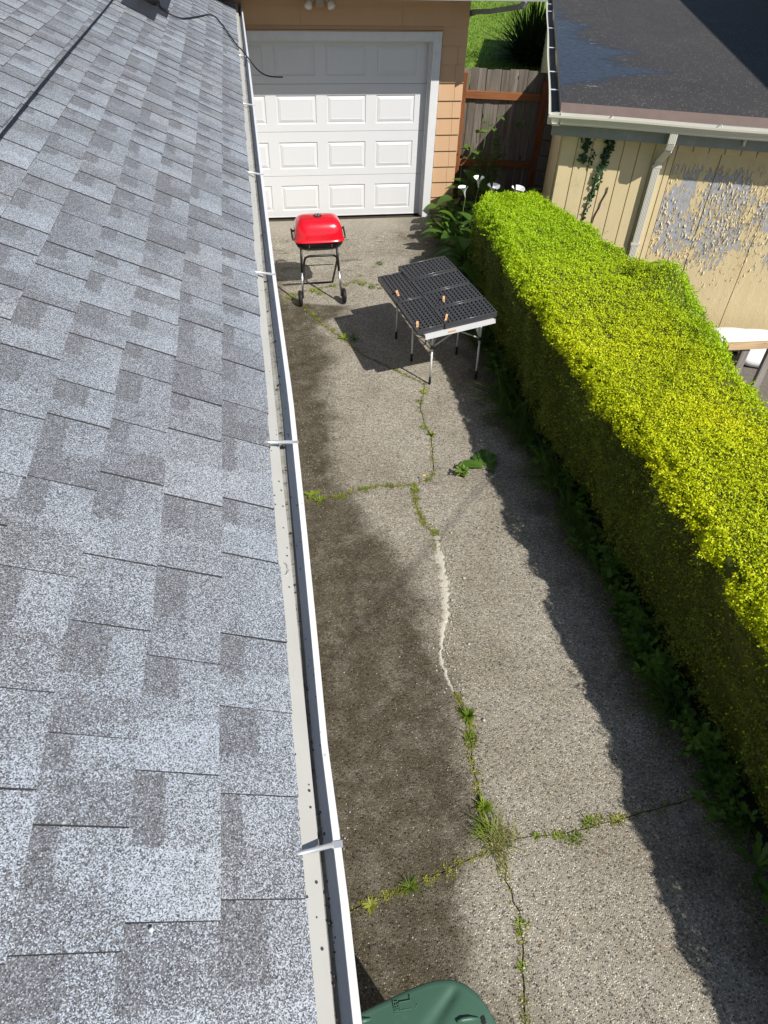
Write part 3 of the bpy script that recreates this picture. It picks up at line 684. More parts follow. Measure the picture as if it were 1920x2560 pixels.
# ================================================================== GARAGE
garage = empty('garage', (1.2, 9.75, 0), 0, 'tan lap sided garage with white panelled overhead door', 'garage')
GI = Matrix.Translation((-1.2, -9.75, 0))
def gp(m, name, mats, parent=None, bevel=0.0):
    o = m.build(name, mats, parent or garage, bevel)
    if parent is None: o.matrix_parent_inverse = GI
    return o
GY = 9.75; DL, DR, DT = -0.36, 2.285, 2.07      # door opening
GXL, GXR = -0.46, 2.71
t = MB()
t.box((GXL, GY+.02, -.03), (DL-.02, GY+.16, 2.75)); t.box((DR+.02, GY+.02, -.03), (GXR, GY+.16, 2.75)); t.box((DL-.02, GY+.02, DT+.02), (DR+.02, GY+.16, 2.75))
t.box((GXR-.14, GY+.161, -.03), (GXR-.001, GY+6, 2.75)); t.box((GXL, GY+.161, -.03), (GXL+.14, GY+6, 2.75)); t.box((GXL+.141, GY+5.86, -.03), (GXR-.141, GY+6, 2.75))
wallg = gp(t, 'wall', M_TAN)
r = random.Random(4)
def lap_board(x0, x1, z0, z1, y=GY):
    t = MB(); d0, d1 = .024, .006; z0 = z0+.006
    p = [(x0,y-d0+.02,z0),(x1,y-d0+.02,z0),(x1,y-d1+.02,z1),(x0,y-d1+.02,z1)]
    q = [(a,y+.0195,c) for a, b, c in p]
    t.face(p); t.face([p[0],q[0],q[1],p[1]]); t.face([p[1],q[1],q[2],p[2]]); t.face([p[3],p[2],q[2],q[3]]); t.face([p[0],p[3],q[3],q[0]]); t.face(q[::-1])
    o = t.build('siding_board', M_TAN, wallg)
    return o
CH = .1965
zz = .055
lap_board(DR+.115, GXR, -.02, zz)
k = 0
while zz < 2.7:
    z1 = min(zz+CH+.004, 2.74)
    if zz+CH < DT+.11:
        cut = 2.595+ (.012 if k % 2 else 0)
        lap_board(DR+.115, cut-.0015, zz, z1); lap_board(cut+.0015, GXR, zz, z1)
        lap_board(GXL, DL-.115, zz, z1)
    else:
        zb = max(zz, DT+.105) if zz < DT+.105 else zz
        if zz < DT+.105:
            lap_board(DR+.115, GXR, zz, z1); lap_board(GXL, DL-.115, zz, z1)
            xs = [DL-.115, .30, 2.02, DR+.115]
        else:
            xs = [[GXL, .35, 1.62, 2.50, GXR], [GXL, .06, 1.33, 2.22, GXR], [GXL, .7, 1.9, GXR]][k % 3]
        for a, b in zip(xs[:-1], xs[1:]): lap_board(a+.001, b-.001, zb, z1)
    zz += CH; k += 1
# trim
t = MB(); t.box((DR, GY-.022, 0.0), (DR+.105, GY+.018, DT+.098)); gp(t, 'door_trim', M_TRIM, None, .003)
t = MB(); t.box((DL-.105, GY-.022, 0.0), (DL, GY+.018, DT+.098)); gp(t, 'door_trim', M_TRIM, None, .003)
t = MB(); t.box((DL+.001, GY-.024, DT), (DR-.001, GY+.018, DT+.095)); gp(t, 'door_header', M_TRIM, None, .003)
t = MB(); t.box((DL-.01, GY-.030, DT+.099), (DR+.11, GY+.012, DT+.108)); gp(t, 'drip_cap', M_TAN)
t = MB(); t.box((DR-.012, GY+.019, 0), (DR+.02, GY+.135, DT)); t.box((DR-.028, GY+.045, 0), (DR-.0125, GY+.062, DT-.012)); t.box((DR-.022, GY+.085, 0), (DR-.0125, GY+.098, DT-.012)); gp(t, 'door_jamb', M_TRIM, None, .002)
t = MB(); t.box((DL-.02, GY+.019, 0), (DL+.012, GY+.135, DT)); gp(t, 'door_jamb', M_TRIM, None, .002)
t = MB(); t.box((DL+.0125, GY+.0195, DT-.012), (DR-.0125, GY+.135, DT+.02)); gp(t, 'door_jamb', M_TRIM, None, .002)
# overhead door: four sections with raised panels
DY = GY+.125
t = MB(); t.box((DL-.015, DY+.016, 0.005), (DR+.015, DY+.05, DT+.03)); door = gp(t, 'garage_door', M_DOOR)
SH_ = 2.134/4; NC = 4
pit = .6305; px0 = .3653 - pit; PWID, PHGT = .497, .322
def frame_ring(t, x0, x1, z0, z1, y0, in1, y1):
    o_ = [(x0,y0,z0),(x1,y0,z0),(x1,y0,z1),(x0,y0,z1)]; i_ = [(x0+in1,y1,z0+in1),(x1-in1,y1,z0+in1),(x1-in1,y1,z1-in1),(x0+in1,y1,z1-in1)]
    for a in range(4):
        b = (a+1) % 4; t.face([o_[a], o_[b], i_[b], i_[a]])
    return (x0+in1, x1-in1, z0+in1, z1-in1)
for s_ in range(4):
    z0, z1 = s_*SH_+.0022+(.006 if s_ == 0 else 0), (s_+1)*SH_-.0022
    t = MB(); yf = DY
    cols = [(px0+pit*c, px0+pit*c+PWID) for c in range(NC)]
    pz0 = s_*SH_+.088; pz1 = pz0+PHGT
    xa, xb = DL-.01, DR+.01
    # front skin around the panels
    t.face([(xa,yf,z0),(xb,yf,z0),(xb,yf,pz0),(xa,yf,pz0)]); t.face([(xa,yf,pz1),(xb,yf,pz1),(xb,yf,z1),(xa,yf,z1)])
    xs = [xa]+[v for c in cols for v in c]+[xb]
    for a in range(0, len(xs), 2): t.face([(xs[a],yf,pz0),(xs[a+1],yf,pz0),(xs[a+1],yf,pz1),(xs[a],yf,pz1)])
    t.face([(xa,yf,z1),(xb,yf,z1),(xb,yf+.016,z1),(xa,yf+.016,z1)]); t.face([(xa,yf,z0),(xa,yf+.016,z0),(xb,yf+.016,z0),(xb,yf,z0)])
    gp(t, 'door_section', M_DOOR, door)
    for (x0, x1) in cols:
        t = MB(); e = frame_ring(t, x0, x1, pz0, pz1, yf, .007, yf+.010)
        e = frame_ring(t, *e, yf+.010, .012, yf+.010); e = frame_ring(t, *e, yf+.010, .006, yf+.006)
        e = frame_ring(t, *e, yf+.006, .030, yf-.001); e = frame_ring(t, *e, yf-.001, .003, yf+.0008)
        t.face([(e[0],yf+.0008,e[2]),(e[1],yf+.0008,e[2]),(e[1],yf+.0008,e[3]),(e[0],yf+.0008,e[3])])
        gp(t, 'raised_panel', M_DOOR, door)
t = MB(); t.box((DL, DY-.006, -.0005), (DR-.013, DY+.03, .0075)); gp(t, 'bottom_seal', M_TRIM, door)
# twin flood light
t = MB(); t.box((.875, GY-.07, 2.40), (.975, GY-.001, 2.53)); fl = gp(t, 'flood_light', M_LAMPB, None, .012)
for sx in (-1, 1):
    t = MB(); a = Vector((.925+sx*.03, GY-.06, 2.50)); b = Vector((.915+sx*.115, GY-.12, 2.47)); d = (b-a).normalized()
    t.tube([a, a+d*.03, b], [.014,.016,.03], 12); gp(t, 'lamp_holder', M_LAMPB, fl)
    t = MB(); e = Vector((sx*.25, -.55, -.8)).normalized(); c0 = b + e*.005
    t.tube([c0, c0+e*.03, c0+e*.06, c0+e*.075, c0+e*.08], [.022,.036,.046,.040,.008], 16); gp(t, 'lamp_bulb', M_BULB, fl)
# eave, soffit, gutter
EY = 8.95; GEZ = 2.566
t = MB()
t.face([(-.22,EY+.04,GEZ+.115),(3.12,EY+.04,GEZ+.115),(3.12,13.0,4.1),(-.22,13.0,4.1)]); t.face([(-.22,EY+.04,GEZ+.085),(-.22,13.0,4.05),(3.12,13.0,4.05),(3.12,EY+.04,GEZ+.085)])
t.face([(-.22,EY+.04,GEZ+.085),(3.12,EY+.04,GEZ+.085),(3.12,EY+.04,GEZ+.115),(-.22,EY+.04,GEZ+.115)]); t.face([(3.12,EY+.04,GEZ+.085),(3.12,13.0,4.05),(3.12,13.0,4.1),(3.12,EY+.04,GEZ+.115)])
t.face([(-.22,13.0,4.1),(3.12,13.0,4.1),(3.12,15.9,3.0),(-.22,15.9,3.0)])
gp(t, 'roof', M_NROOF)
t = MB(); t.box((-.22, EY+.10, GEZ+.02), (3.05, GY-.001, GEZ+.035)); gp(t, 'soffit', M_TRIM)
t = MB(); t.box((-.22, EY+.098, GEZ-.01), (3.12, EY+.12, GEZ+.12)); gp(t, 'fascia', M_TRIM)
t = MB(); prof = [(0.096,.095),(0.096,0),(0.03,0),(0.018,.02),(0.0,.07),(0.0,.095),(.012,.095)]
t.extrude_profile(prof, lambda q, x: (x, EY+q[0], GEZ+q[1]), [-.22, 3.36])
t.face([(3.36, EY+q[0], GEZ+q[1]) for q in prof[:6]]); t.face([(-.22, EY+q[0], GEZ+q[1]) for q in prof[:6]])
gp(t, 'gutter', M_GUT_W)
t = MB(); pts = [(3.12,EY+.05,GEZ+.005),(3.10,EY+.08,GEZ-.05),(3.02,EY+.30,GEZ-.10),(2.86,9.45,GEZ-.155),(2.765,9.74,GEZ-.20),(2.742,9.98,GEZ-.26),(2.740,10.03,GEZ-.36),(2.740,10.03,0.0)]
for a, b in zip(pts[:-1], pts[1:]): t.bar(a, b, .06, .05)
gp(t, 'downspout', M_FASC)

# ================================================================== FLAT ROOFED BUILDING (right)
PS = math.radians(19.0); cu, su = math.cos(PS), math.sin(PS)
def S(u, v, z): return Vector((u*cu+v*su, -u*su+v*cu, z))
def SUV(P): return (P.x*cu-P.y*su, P.x*su+P.y*cu)
WU, WV = 0.62, 8.52; BV = 22.6; UR = 5.9
SO = Vector(S(WU, WV, YZ))
shed = empty('flat_roofed_building', SO, -PS, 'long cream boarded building with dark flat roof and peeling paint', 'building')
def sp(m, name, mats, parent=None, bevel=0.0):      # geometry in local (u,v,z) from SO
    return m.build(name, mats, parent or shed, bevel)
LZ = lambda z: z-YZ
LV = lambda v: v-WV
LU = lambda u: u-WU
WT = 1.60
PU0, PU1, PZT = 1.834, 4.7, 1.466           # opening closed with sheets
t = MB()
t.box((0.0, .021, 0), (LU(PU0)-.001, .12, LZ(WT))); t.box((LU(PU0), .055, 0), (LU(PU1), .12, LZ(WT))); t.box((LU(PU1)+.001, .021, 0), (LU(UR), .12, LZ(WT)))
t.box((0.0, .121, 0), (.10, LV(BV), LZ(WT))); t.box((.101, LV(BV)-.1, 0), (LU(UR), LV(BV), LZ(WT))); t.box((LU(UR)-.1, .121, 0), (LU(UR), LV(BV)-.101, LZ(WT)))
wsh = sp(t, 'wall', M_CREAM)
x = 0.0
while LU(PU0)-x > .02:
    x1 = min(x+.164, LU(PU0)); t = MB(); t.box((x+.005, 0.004, .0), (x1-.005, .0208, LZ(WT))); sp(t, 'siding_board', M_CREAM, wsh, .003); x = x1
x = LU(PU0)
while x < LU(PU1)-.02:
    t = MB(); t.box((x+.004, 0.004, LZ(PZT)), (min(x+.164, LU(PU1))-.004, .054, LZ(WT))); sp(t, 'siding_board', M_CREAM, wsh, .003); x += .164
x = LU(PU1)
while x < LU(UR)-.05:
    t = MB(); t.box((x+.004, 0.004, 0), (x+.160, .0208, LZ(WT))); sp(t, 'siding_board', M_CREAM, wsh, .003); x += .164
y = .125
while y < 4.2:
    t = MB(); t.box((-.017, y+.004, 0), (-.0005, y+.160, LZ(WT))); sp(t, 'siding_board', M_CREAM, wsh, .003); y += .164
# sheets of the closed opening
gr = [PU0+.004, 2.31, 2.955, 3.60, 4.25, PU1]
for a, b in zip(gr[:-1], gr[1:]):
    t = MB(); t.box((LU(a)+.004, .030, 0), (LU(b)-.004, .0545, LZ(PZT)-.004)); o = sp(t, 'plywood_sheet', M_PEEL, wsh, .002)
# curled paint flakes on the sheets
t = MB(); r = random.Random(12)
for k in range(2600):
    u = r.uniform(PU0+.03, 3.9); z = r.gauss(.86, .36)
    if not (-.3 < z < 1.40): continue
    q = mnoise.noise(Vector((u*2.6, z*1.5, 1.7)))
    if q < r.uniform(-.75, .25) or (u > 3.0 and r.random() < .5): continue
    wd, ht = r.uniform(.006, .016), r.uniform(.012, .045); lean = r.uniform(-.3, .3); lift = r.uniform(.005, .017)
    b = Vector((LU(u), .0275, LZ(z))); sx = Vector((wd, 0, lean*wd)); up = Vector((lean*ht*.6, 0, ht))
    sgn = r.choice((1, -1))
    rows = [[b + sx*(-.5) + up*f + Vector((0, -lift*(f if sgn > 0 else 1-f)**1.6, 0)), b + sx*.5*r.uniform(.6,1) + up*f + Vector((0, -lift*(f if sgn > 0 else 1-f)**1.6*r.uniform(.6,1), 0))] for f in (0, .5, 1)]
    t.grid(rows, smooth=False)
tag(sp(t, 'paint_flakes', M_CREAM, wsh), kind='stuff')
# fascia, gutters, roof edge
t = MB(); t.box((LU(.47), LV(8.318), LZ(1.575)), (LU(UR), LV(8.345), LZ(1.79))); sp(t, 'fascia', M_FASC, None, .003)
t = MB(); t.box((LU(.545), LV(8.3455), LZ(1.575)), (LU(.57), LV(BV), LZ(1.79))); sp(t, 'fascia', M_FASC, None, .003)
t = MB(); t.box((LU(.5705), LV(8.346), LZ(1.60)), (LU(UR), LV(WV)-.001, LZ(1.615))); sp(t, 'soffit', M_FASC)
prof = [(8.316,1.792),(8.316,1.70),(8.236,1.697),(8.222,1.715),(8.214,1.745),(8.196,1.765),(8.186,1.775),(8.184,1.796),(8.196,1.796),(8.199,1.785),(8.228,1.722),(8.24,1.709),(8.308,1.711),(8.309,1.792)]
t = MB(); st = [LU(.409)+i*(LU(UR)-LU(.409))/24 for i in range(25)]
t.extrude_profile(prof, lambda q, u: (u, LV(q[0]), LZ(q[1])+.004*math.sin(u*3)), st, close=True)
t.face([(LU(.409), LV(q[0]), LZ(q[1])) for q in prof[:8]])
gf = sp(t, 'front_gutter', M_CGUT)
for u in (1.05, 2.13, 3.2):
    t = MB(); t.tube([(LU(u), LV(8.31), LZ(1.80)), (LU(u)+.003, LV(8.25), LZ(1.805)), (LU(u), LV(8.19), LZ(1.80))], .006, 6); sp(t, 'gutter_hanger', M_GUT_W, gf)
prof2 = [(.542,1.792),(.542,1.70),(.462,1.697),(.447,1.715),(.439,1.745),(.421,1.765),(.411,1.775),(.409,1.796),(.424,1.796),(.427,1.785),(.452,1.722),(.464,1.709),(.534,1.711),(.535,1.792)]
t = MB(); st = [LV(8.20)+i*(BV-8.2)/30 for i in range(31)]
t.extrude_profile(prof2, lambda q, v: (LU(q[0])+.006*math.sin(v*1.7), v, LZ(q[1])), st, close=True, mi=0)
t.box((LU(.462), LV(8.33), LZ(1.711)), (LU(.533), LV(BV), LZ(1.722)), mi=1)
gs = sp(t, 'side_gutter', [M_CGUT, M_BLACK])
for py in (12, 30, 72, 121, 181, 226):
    uu, vv = SUV(G(1380, py, 1.79)); t = MB(); t.box((LU(.415), LV(vv)-.012, LZ(1.797)), (LU(.548), LV(vv)+.012, LZ(1.803))); sp(t, 'gutter_hanger', M_GUT_W, gs)
t = MB()
t.face([(LU(.53),LV(8.345),LZ(1.775)),(LU(UR),LV(8.345),LZ(1.775)),(LU(UR),LV(8.47),LZ(1.853)),(LU(.53),LV(8.47),LZ(1.853))])
t.face([(LU(.53),LV(8.345),LZ(1.775)),(LU(.53),LV(8.47),LZ(1.853)),(LU(.53),LV(8.47),LZ(1.775))])
t.face([(LU(.529),LV(8.47),LZ(1.793)),(LU(.529),LV(BV),LZ(1.793)),(LU(.529),LV(BV),LZ(1.853)),(LU(.529),LV(8.47),LZ(1.853))])
sp(t, 'edge_flashing', M_BROWNM)
t = MB(); t.grid([[(LU(.53)+u, LV(8.4705)+v, LZ(1.853) + .012*math.sin(u*1.3+.4)*min(1, v)*min(1, u)) for u in np.linspace(0, UR-.53, 20)] for v in np.linspace(0, BV-8.4705, 30)])
t.box((LU(.531), LV(8.471), LZ(1.74)), (LU(UR), LV(BV), LZ(1.80)))
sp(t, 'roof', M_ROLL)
# downspout with its elbow
t = MB(); du = LU(1.70)
def dspout(t, pts, w_=.078, h_=.056):
    for a, b in zip(pts[:-1], pts[1:]): t.bar(a, b, w_, h_, up=(0,-1,0))
    for k in (-.024, -.008, .008, .024):
        for a, b in zip(pts[:-1], pts[1:]): t.bar((a[0]+k, a[1]-h_/2, a[2]), (b[0]+k, b[1]-h_/2, b[2]), .006, .006, up=(0,-1,0))
dspout(t, [(du, LV(8.262), LZ(1.70)), (du, LV(8.262), LZ(1.60)), (du-.004, LV(8.28), LZ(1.54)), (du-.03, -.055, LZ(1.38)), (du-.035, -.035, LZ(1.33)), (du-.035, -.032, .06)])
sp(t, 'downspout', M_CGUT, None, .004)
for z in (1.30, .45):
    t = MB(); t.box((du-.085, -.066, LZ(z)), (du+.015, -.003, LZ(z)+.03)); sp(t, 'downspout_strap', M_CGUT)
t = MB(); t.box((du-.012, LV(8.31), LZ(1.40)), (du+.03, LV(8.317), LZ(1.57)));
t = MB(); t.tube([(LU(2.42), LV(8.300), LZ(1.69)), (LU(2.42), LV(8.300), LZ(1.645)), (LU(2.425), LV(8.295), LZ(1.62))], [.02,.016,.012], 8); sp(t, 'vent_stub', M_CGUT)
# ivy on the boards
ivy = empty('ivy_vine', S(.95, WV, 1.2), -PS, 'dark ivy and its dead stems climbing the cream boards', 'vine')
IVO = S(.95, WV, 1.2)
def iv(u, z, y=-.008): return Vector((u-.95, y, z-1.2))
r = random.Random(8)
stems = [[(1.13,1.60),(1.10,1.42),(1.07,1.22),(1.05,1.0),(1.02,.75),(.99,.45),(.97,.1)],[(.87,1.58),(.89,1.45),(.87,1.36),(.91,1.28)],[(1.22,1.05),(1.18,.88),(1.13,.7),(1.10,.5),(1.06,.2)],[(.93,1.3),(.99,1.38)]]
for s_ in stems:
    t = MB(); t.tube([iv(a+r.uniform(-.01,.01), b) for a, b in rough_line(s_, .008, .05, 3)], .006, 5); t.build('stem', M_VINE, ivy)
V = []
def ivy_leaf(c, sz):
    a = r.uniform(0, 6.28); nrm = Vector((r.gauss(0,.4), -1, r.gauss(.2,.4))).normalized(); e1 = nrm.cross(Vector((0,0,1))).normalized(); e2 = e1.cross(nrm)
    for k in range(6):
        rr = sz*(1.0, .62, .85, .55, .85, .62)[k]; an = a+k*math.pi/3; V.append(c + e1*math.cos(an)*rr + e2*math.sin(an)*rr)
for k in range(210):
    f = r.random()**1.8; u = np.interp(f, [0,.3,1], [1.13,1.09,1.0]); ivy_leaf(iv(u+r.gauss(0,.028*(1.2-f)), 1.58-f*1.1, -.012-r.random()*.05*(1-f)), r.uniform(.016,.034)*(1-.45*f))
for k in range(70):
    f = r.random(); ivy_leaf(iv(.87+r.gauss(.01,.03), 1.57-f*.3, -.012-r.random()*.03), r.uniform(.016,.03))
for k in range(14): ivy_leaf(iv(r.uniform(.92,1.0), r.uniform(1.22,1.42), -.02), r.uniform(.012,.02))
o = link('foliage', cells_mesh('foliage', [tuple(v) for v in V], 6, M_IVY), ivy); tag(o, kind='stuff')
# tall neighbouring house that throws the shadow on the flat roof (outside the picture)
nb = empty('neighbour_house', S(6.1, 7.0, YZ), -PS, 'tall pale house standing close beside the flat roofed building', 'house')
t = MB(); t.box((.2, .35, 0), (7.5, 15, 6.2)); t.build('wall', M_NEIGH, nb)
t = MB()
t.box((-.16, 0.2, 6.21), (8, 15.4, 6.34)); t.face([(-.15,.2,6.345),(-.15,15.4,6.345),(3.9,15.4,7.4),(3.9,.2,7.4)]); t.face([(3.9,.2,7.4),(3.9,15.4,7.4),(8,15.4,6.345),(8,.2,6.345)])
t.build('roof', M_NROOF, nb)
for y0 in (3, 7, 11):
    t = MB(); t.box((.16, y0, 3.6), (.199, y0+1.1, 4.9)); wv_ = t.build('window', M_TRIM, nb); t = MB(); t.box((.15, y0+.08, 3.68), (.159, y0+1.02, 4.82)); t.build('pane', M_GLASS, wv_)

# ================================================================== FENCE AND BLOCKS
FL_, FR_ = Vector((2.76, 10.27, 0)), Vector((4.02, 10.0, 0)); FD = (FR_-FL_).normalized(); FLEN = (FR_-FL_).length
fence = empty('wooden_fence', FL_, math.atan2(FD.y, FD.x), 'weathered grey board fence with orange rails between garage and cream building', 'fence')
r = random.Random(31); x = -0.02
while x < FLEN-.02:
    wd = r.uniform(.095, .125); top = 1.705+r.uniform(-.012, .012)-.02*x/FLEN; t = MB()
    dx = r.uniform(-.004,.004)
    t.face([(x+.003,0,0),(x+wd-.003,0,0),(x+wd-.003+dx,0,top),(x+.003+dx,0,top)]); t.face([(x+.003,.018,0),(x+.003+dx,.018,top),(x+wd-.003+dx,.018,top),(x+wd-.003,.018,0)])
    t.face([(x+.003,0,0),(x+.003+dx,0,top),(x+.003+dx,.018,top),(x+.003,.018,0)]); t.face([(x+wd-.003,0,0),(x+wd-.003,.018,0),(x+wd-.003+dx,.018,top),(x+wd-.003+dx,0,top)]); t.face([(x+.003+dx,0,top),(x+wd-.003+dx,0,top),(x+wd-.003+dx,.018,top),(x+.003+dx,.018,top)])
    o = t.build('fence_board', M_FENCE, fence); o.location.y = r.uniform(-.005, .005); x += wd
for z in (1.36, .52):
    t = MB(); t.box((.136, -.046, z), (1.13, -.007, z+.088)); t.build('rail', M_RAIL, fence, .004)
t = MB(); t.box((.055, -.085, 0), (.135, -.007, 1.66)); t.build('post', M_POST, fence, .005)
t = MB(); t.box((1.135, -.095, 0), (1.225, -.007, 1.60)); t.build('post', M_POST, fence, .005)
bp = empty('block_pillar', (4.02, 9.62, YZ), -PS, 'dark concrete block stack between the fence post and cream wall', 'pillar')
z = 0.0
for k in range(10):
    t = MB(); t.box((-.19+r.uniform(-.008,.008), -.13, z+.004), (.17+r.uniform(-.008,.008), .08, z+.186)); t.build('block', M_BLOCK, bp, .006); z += .19

# ================================================================== HEDGE
def vnoise(P, s, seed=0):
    P = np.asarray(P)*s + seed*17.13; i = np.floor(P).astype(np.int64); f = P-i; f = f*f*(3-2*f); out = 0
    for dx in (0,1):
        for dy in (0,1):
            for dz in (0,1):
                hh = ((i[:,0]+dx)*73856093) ^ ((i[:,1]+dy)*19349663) ^ ((i[:,2]+dz)*83492791)
                v = ((hh*1103515245+12345) & 0x7fffffff)/0x7fffffff
                out = out + v*(f[:,0] if dx else 1-f[:,0])*(f[:,1] if dy else 1-f[:,1])*(f[:,2] if dz else 1-f[:,2])
    return out
HY0, HY1 = -1.3, 7.62
HR = [(-2,3.34),(3.4,3.33),(4.4,3.48),(5.1,3.66),(5.4,3.66),(5.75,3.44),(6.3,3.34),(7.2,3.22),(7.45,3.12),(7.62,2.98)]
HXL = [(-2,2.20),(1.7,2.21),(3,2.23),(4.3,2.20),(5.2,2.19),(6.3,2.21),(7.2,2.27),(7.45,2.33),(7.62,2.44)]
def hedge_lump(x, y):
    return .10*np.exp(-((y-5.28)/.24)**2-((x-3.46)/.20)**2) - .09*np.exp(-((y-5.45)/.12)**2-((x-3.10)/.11)**2) - .06*np.exp(-((y-6.1)/.4)**2-((x-3.22)/.09)**2) + .03*np.exp(-((y-6.9)/.25)**2-((x-2.6)/.3)**2) - .05*np.exp(-((y-4.9)/.07)**2-((x-2.62)/.05)**2)
def hedge_pts(n, zone):
    y = nrng.uniform(HY0, HY1, n)
    xl = np.interp(y, [a for a,b in HXL], [b for a,b in HXL]); xr = np.interp(y, [a for a,b in HR], [b for a,b in HR])
    top = 1.085 + .022*np.sin(y*2.3+1) + .018*np.sin(y*5.1)
    top = top + .13*np.exp(-((y-5.35)/.28)**2)*0     # lump added below by x
    endf = np.clip((HY1-y)/.28, 0, 1); top = top - .10*(1-endf)**2
    q = nrng.random(n)
    P = np.zeros((n,3)); Nn = np.zeros((n,3))
    if zone == 'top':
        x = xl+.10 + (xr-.10-xl-.10)*q
        lump = hedge_lump(x, y)
        lump0 = .13*np.exp(-((y-5.30)/.22)**2-((x-3.50)/.17)**2) - .10*np.exp(-((y-5.42)/.13)**2-((x-3.17)/.12)**2) - .07*np.exp(-((y-6.1)/.5)**2-((x-3.3)/.10)**2) + .03*np.exp(-((y-6.9)/.25)**2-((x-2.6)/.3)**2)
        P[:] = np.stack([x, y, top+lump], 1); Nn[:,2] = 1
    elif zone == 'shoulder':
        a = q*math.pi/2; rad = .13
        side = nrng.random(n) < .62
        cx = np.where(side, xl+rad, xr-rad); sg = np.where(side, -1, 1)
        P[:] = np.stack([cx+sg*np.cos(a)*rad, y, top-rad+np.sin(a)*rad], 1); Nn[:] = np.stack([sg*np.cos(a), 0*a, np.sin(a)], 1)
    elif zone == 'left':
        z = .06 + (top-.13-.06)*q**.8; lean = .10*(1-z)
        P[:] = np.stack([xl+lean*.9, y, z], 1); Nn[:,0] = -1; Nn[:,2] = .15
    elif zone == 'right':
        z = .45 + (top-.13-.45)*q; P[:] = np.stack([xr-.02+0*z, y, z], 1); Nn[:,0] = 1; Nn[:,2] = .15
    elif zone == 'end':
        x = 2.34 + (3.10-2.34)*nrng.random(n); z = .1+ .86*q; P[:] = np.stack([x, np.full(n,HY1)-.03-.10*np.clip((z-.75)/.25,0,1)**2, z], 1); Nn[:,1] = 1; Nn[:,2] = .2
    return P, Nn
def hedge_leaves(n, zone, size, deep, dispamp=.05):
    P, Nn = hedge_pts(n, zone); Nn /= np.linalg.norm(Nn, axis=1)[:,None]
    disp = (vnoise(P, 7, 1)-.5)*dispamp*1.1 + (vnoise(P, 2.2, 2)-.5)*dispamp*1.5 + (vnoise(P, 24, 3)-.5)*dispamp*.8 - np.clip(vnoise(P, 9, 5)-.80,0,1)*dispamp*4
    P = P + Nn*(disp - np.minimum(nrng.exponential(deep, n), .11))[:,None] + Nn*(nrng.random(n)**8*.03)[:,None]
    ax = Nn*.35 + nrng.normal(0,.62,(n,3)); ax /= np.linalg.norm(ax, axis=1)[:,None]
    b = np.cross(ax, Nn + nrng.normal(0,.42,(n,3))); b /= np.linalg.norm(b, axis=1)[:,None]
    L = size*nrng.uniform(.65,1.3,n)[:,None]; W = L*.29
    V = np.stack([P-ax*L*.5, P+b*W-ax*L*.02, P+ax*L*.5, P-b*W-ax*L*.02], 1)
    return V.reshape(-1,3)
hedge = empty('hedge', (2.75, 3, 0), 0, 'long clipped bright yellow green box hedge beside the driveway', 'hedge')
HI = Matrix.Translation((-2.75, -3, 0))
V = np.concatenate([hedge_leaves(215000, 'top', .0155, .013, .046), hedge_leaves(105000, 'shoulder', .0165, .018, .085), hedge_leaves(34000, 'right', .017, .02), hedge_leaves(6000, 'end', .017, .02), hedge_leaves(3500, 'left', .016, .012)])
o = link('foliage', cells_mesh('hedge_foliage', V, 4, M_HEDGE), hedge); o.matrix_parent_inverse = HI; tag(o, kind='stuff')
def shoots(n):          # stray shoots standing above the clipped face
    out = []
    P, Nn = hedge_pts(n, 'top'); P2, N2 = hedge_pts(n//2, 'shoulder'); P = np.concatenate([P, P2]); Nn = np.concatenate([Nn, N2])
    for p, nn in zip(P, Nn):
        d = nn*.9+nrng.normal(0,.35,3); d /= np.linalg.norm(d); L = nrng.uniform(.02,.055)
        for k in range(9):
            q = p+d*L*k/8; ax = d*.5+nrng.normal(0,.6,3); ax /= np.linalg.norm(ax); b = np.cross(ax, nrng.normal(0,1,3)); b /= np.linalg.norm(b); l = .015
            out.append([q, q+ax*l*.5+b*l*.28, q+ax*l, q+ax*l*.5-b*l*.28])
    return np.array(out).reshape(-1,3)
o = link('stray_shoots', cells_mesh('hedge_shoots', shoots(420), 4, M_HEDGE), hedge); o.matrix_parent_inverse = HI; tag(o, kind='stuff')
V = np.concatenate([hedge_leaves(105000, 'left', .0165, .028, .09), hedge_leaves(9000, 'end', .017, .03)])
o = link('shaded_foliage', cells_mesh('hedge_old_shade_foliage', V, 4, M_HEDGE_S), hedge); o.matrix_parent_inverse = HI; tag(o, kind='stuff')
t = MB(); rows = []
for y in np.linspace(HY0, HY1-.10, 110):
    xl, xr = interp(HXL, y), interp(HR, y); e = min(1, (HY1-.1-y)/.25)
    topz = 1.085+.022*math.sin(y*2.3+1)+.018*math.sin(y*5.1)-.040-.09*(1-e)
    row = [(xl+.19,y,-.03),(xl+.12,y,.4),(xl+.072,y,.92),(xl+.088,y,1.01-.09*(1-e))]
    for k in range(17):
        x = xl+.15+(xr-.15-xl-.15)*k/16; row.append((x, y, topz+float(hedge_lump(x, y))))
    row += [(xr-.10,y,.975-.06*(1-e)),(xr-.07,y,.9),(xr-.09,y,-.03)]
    rows.append(row)
t.grid(rows); t.face(rows[0]); t.face(rows[-1][::-1])
o = t.build('inner_growth', M_CORE, hedge); o.matrix_parent_inverse = HI
t = MB(); r = random.Random(77)
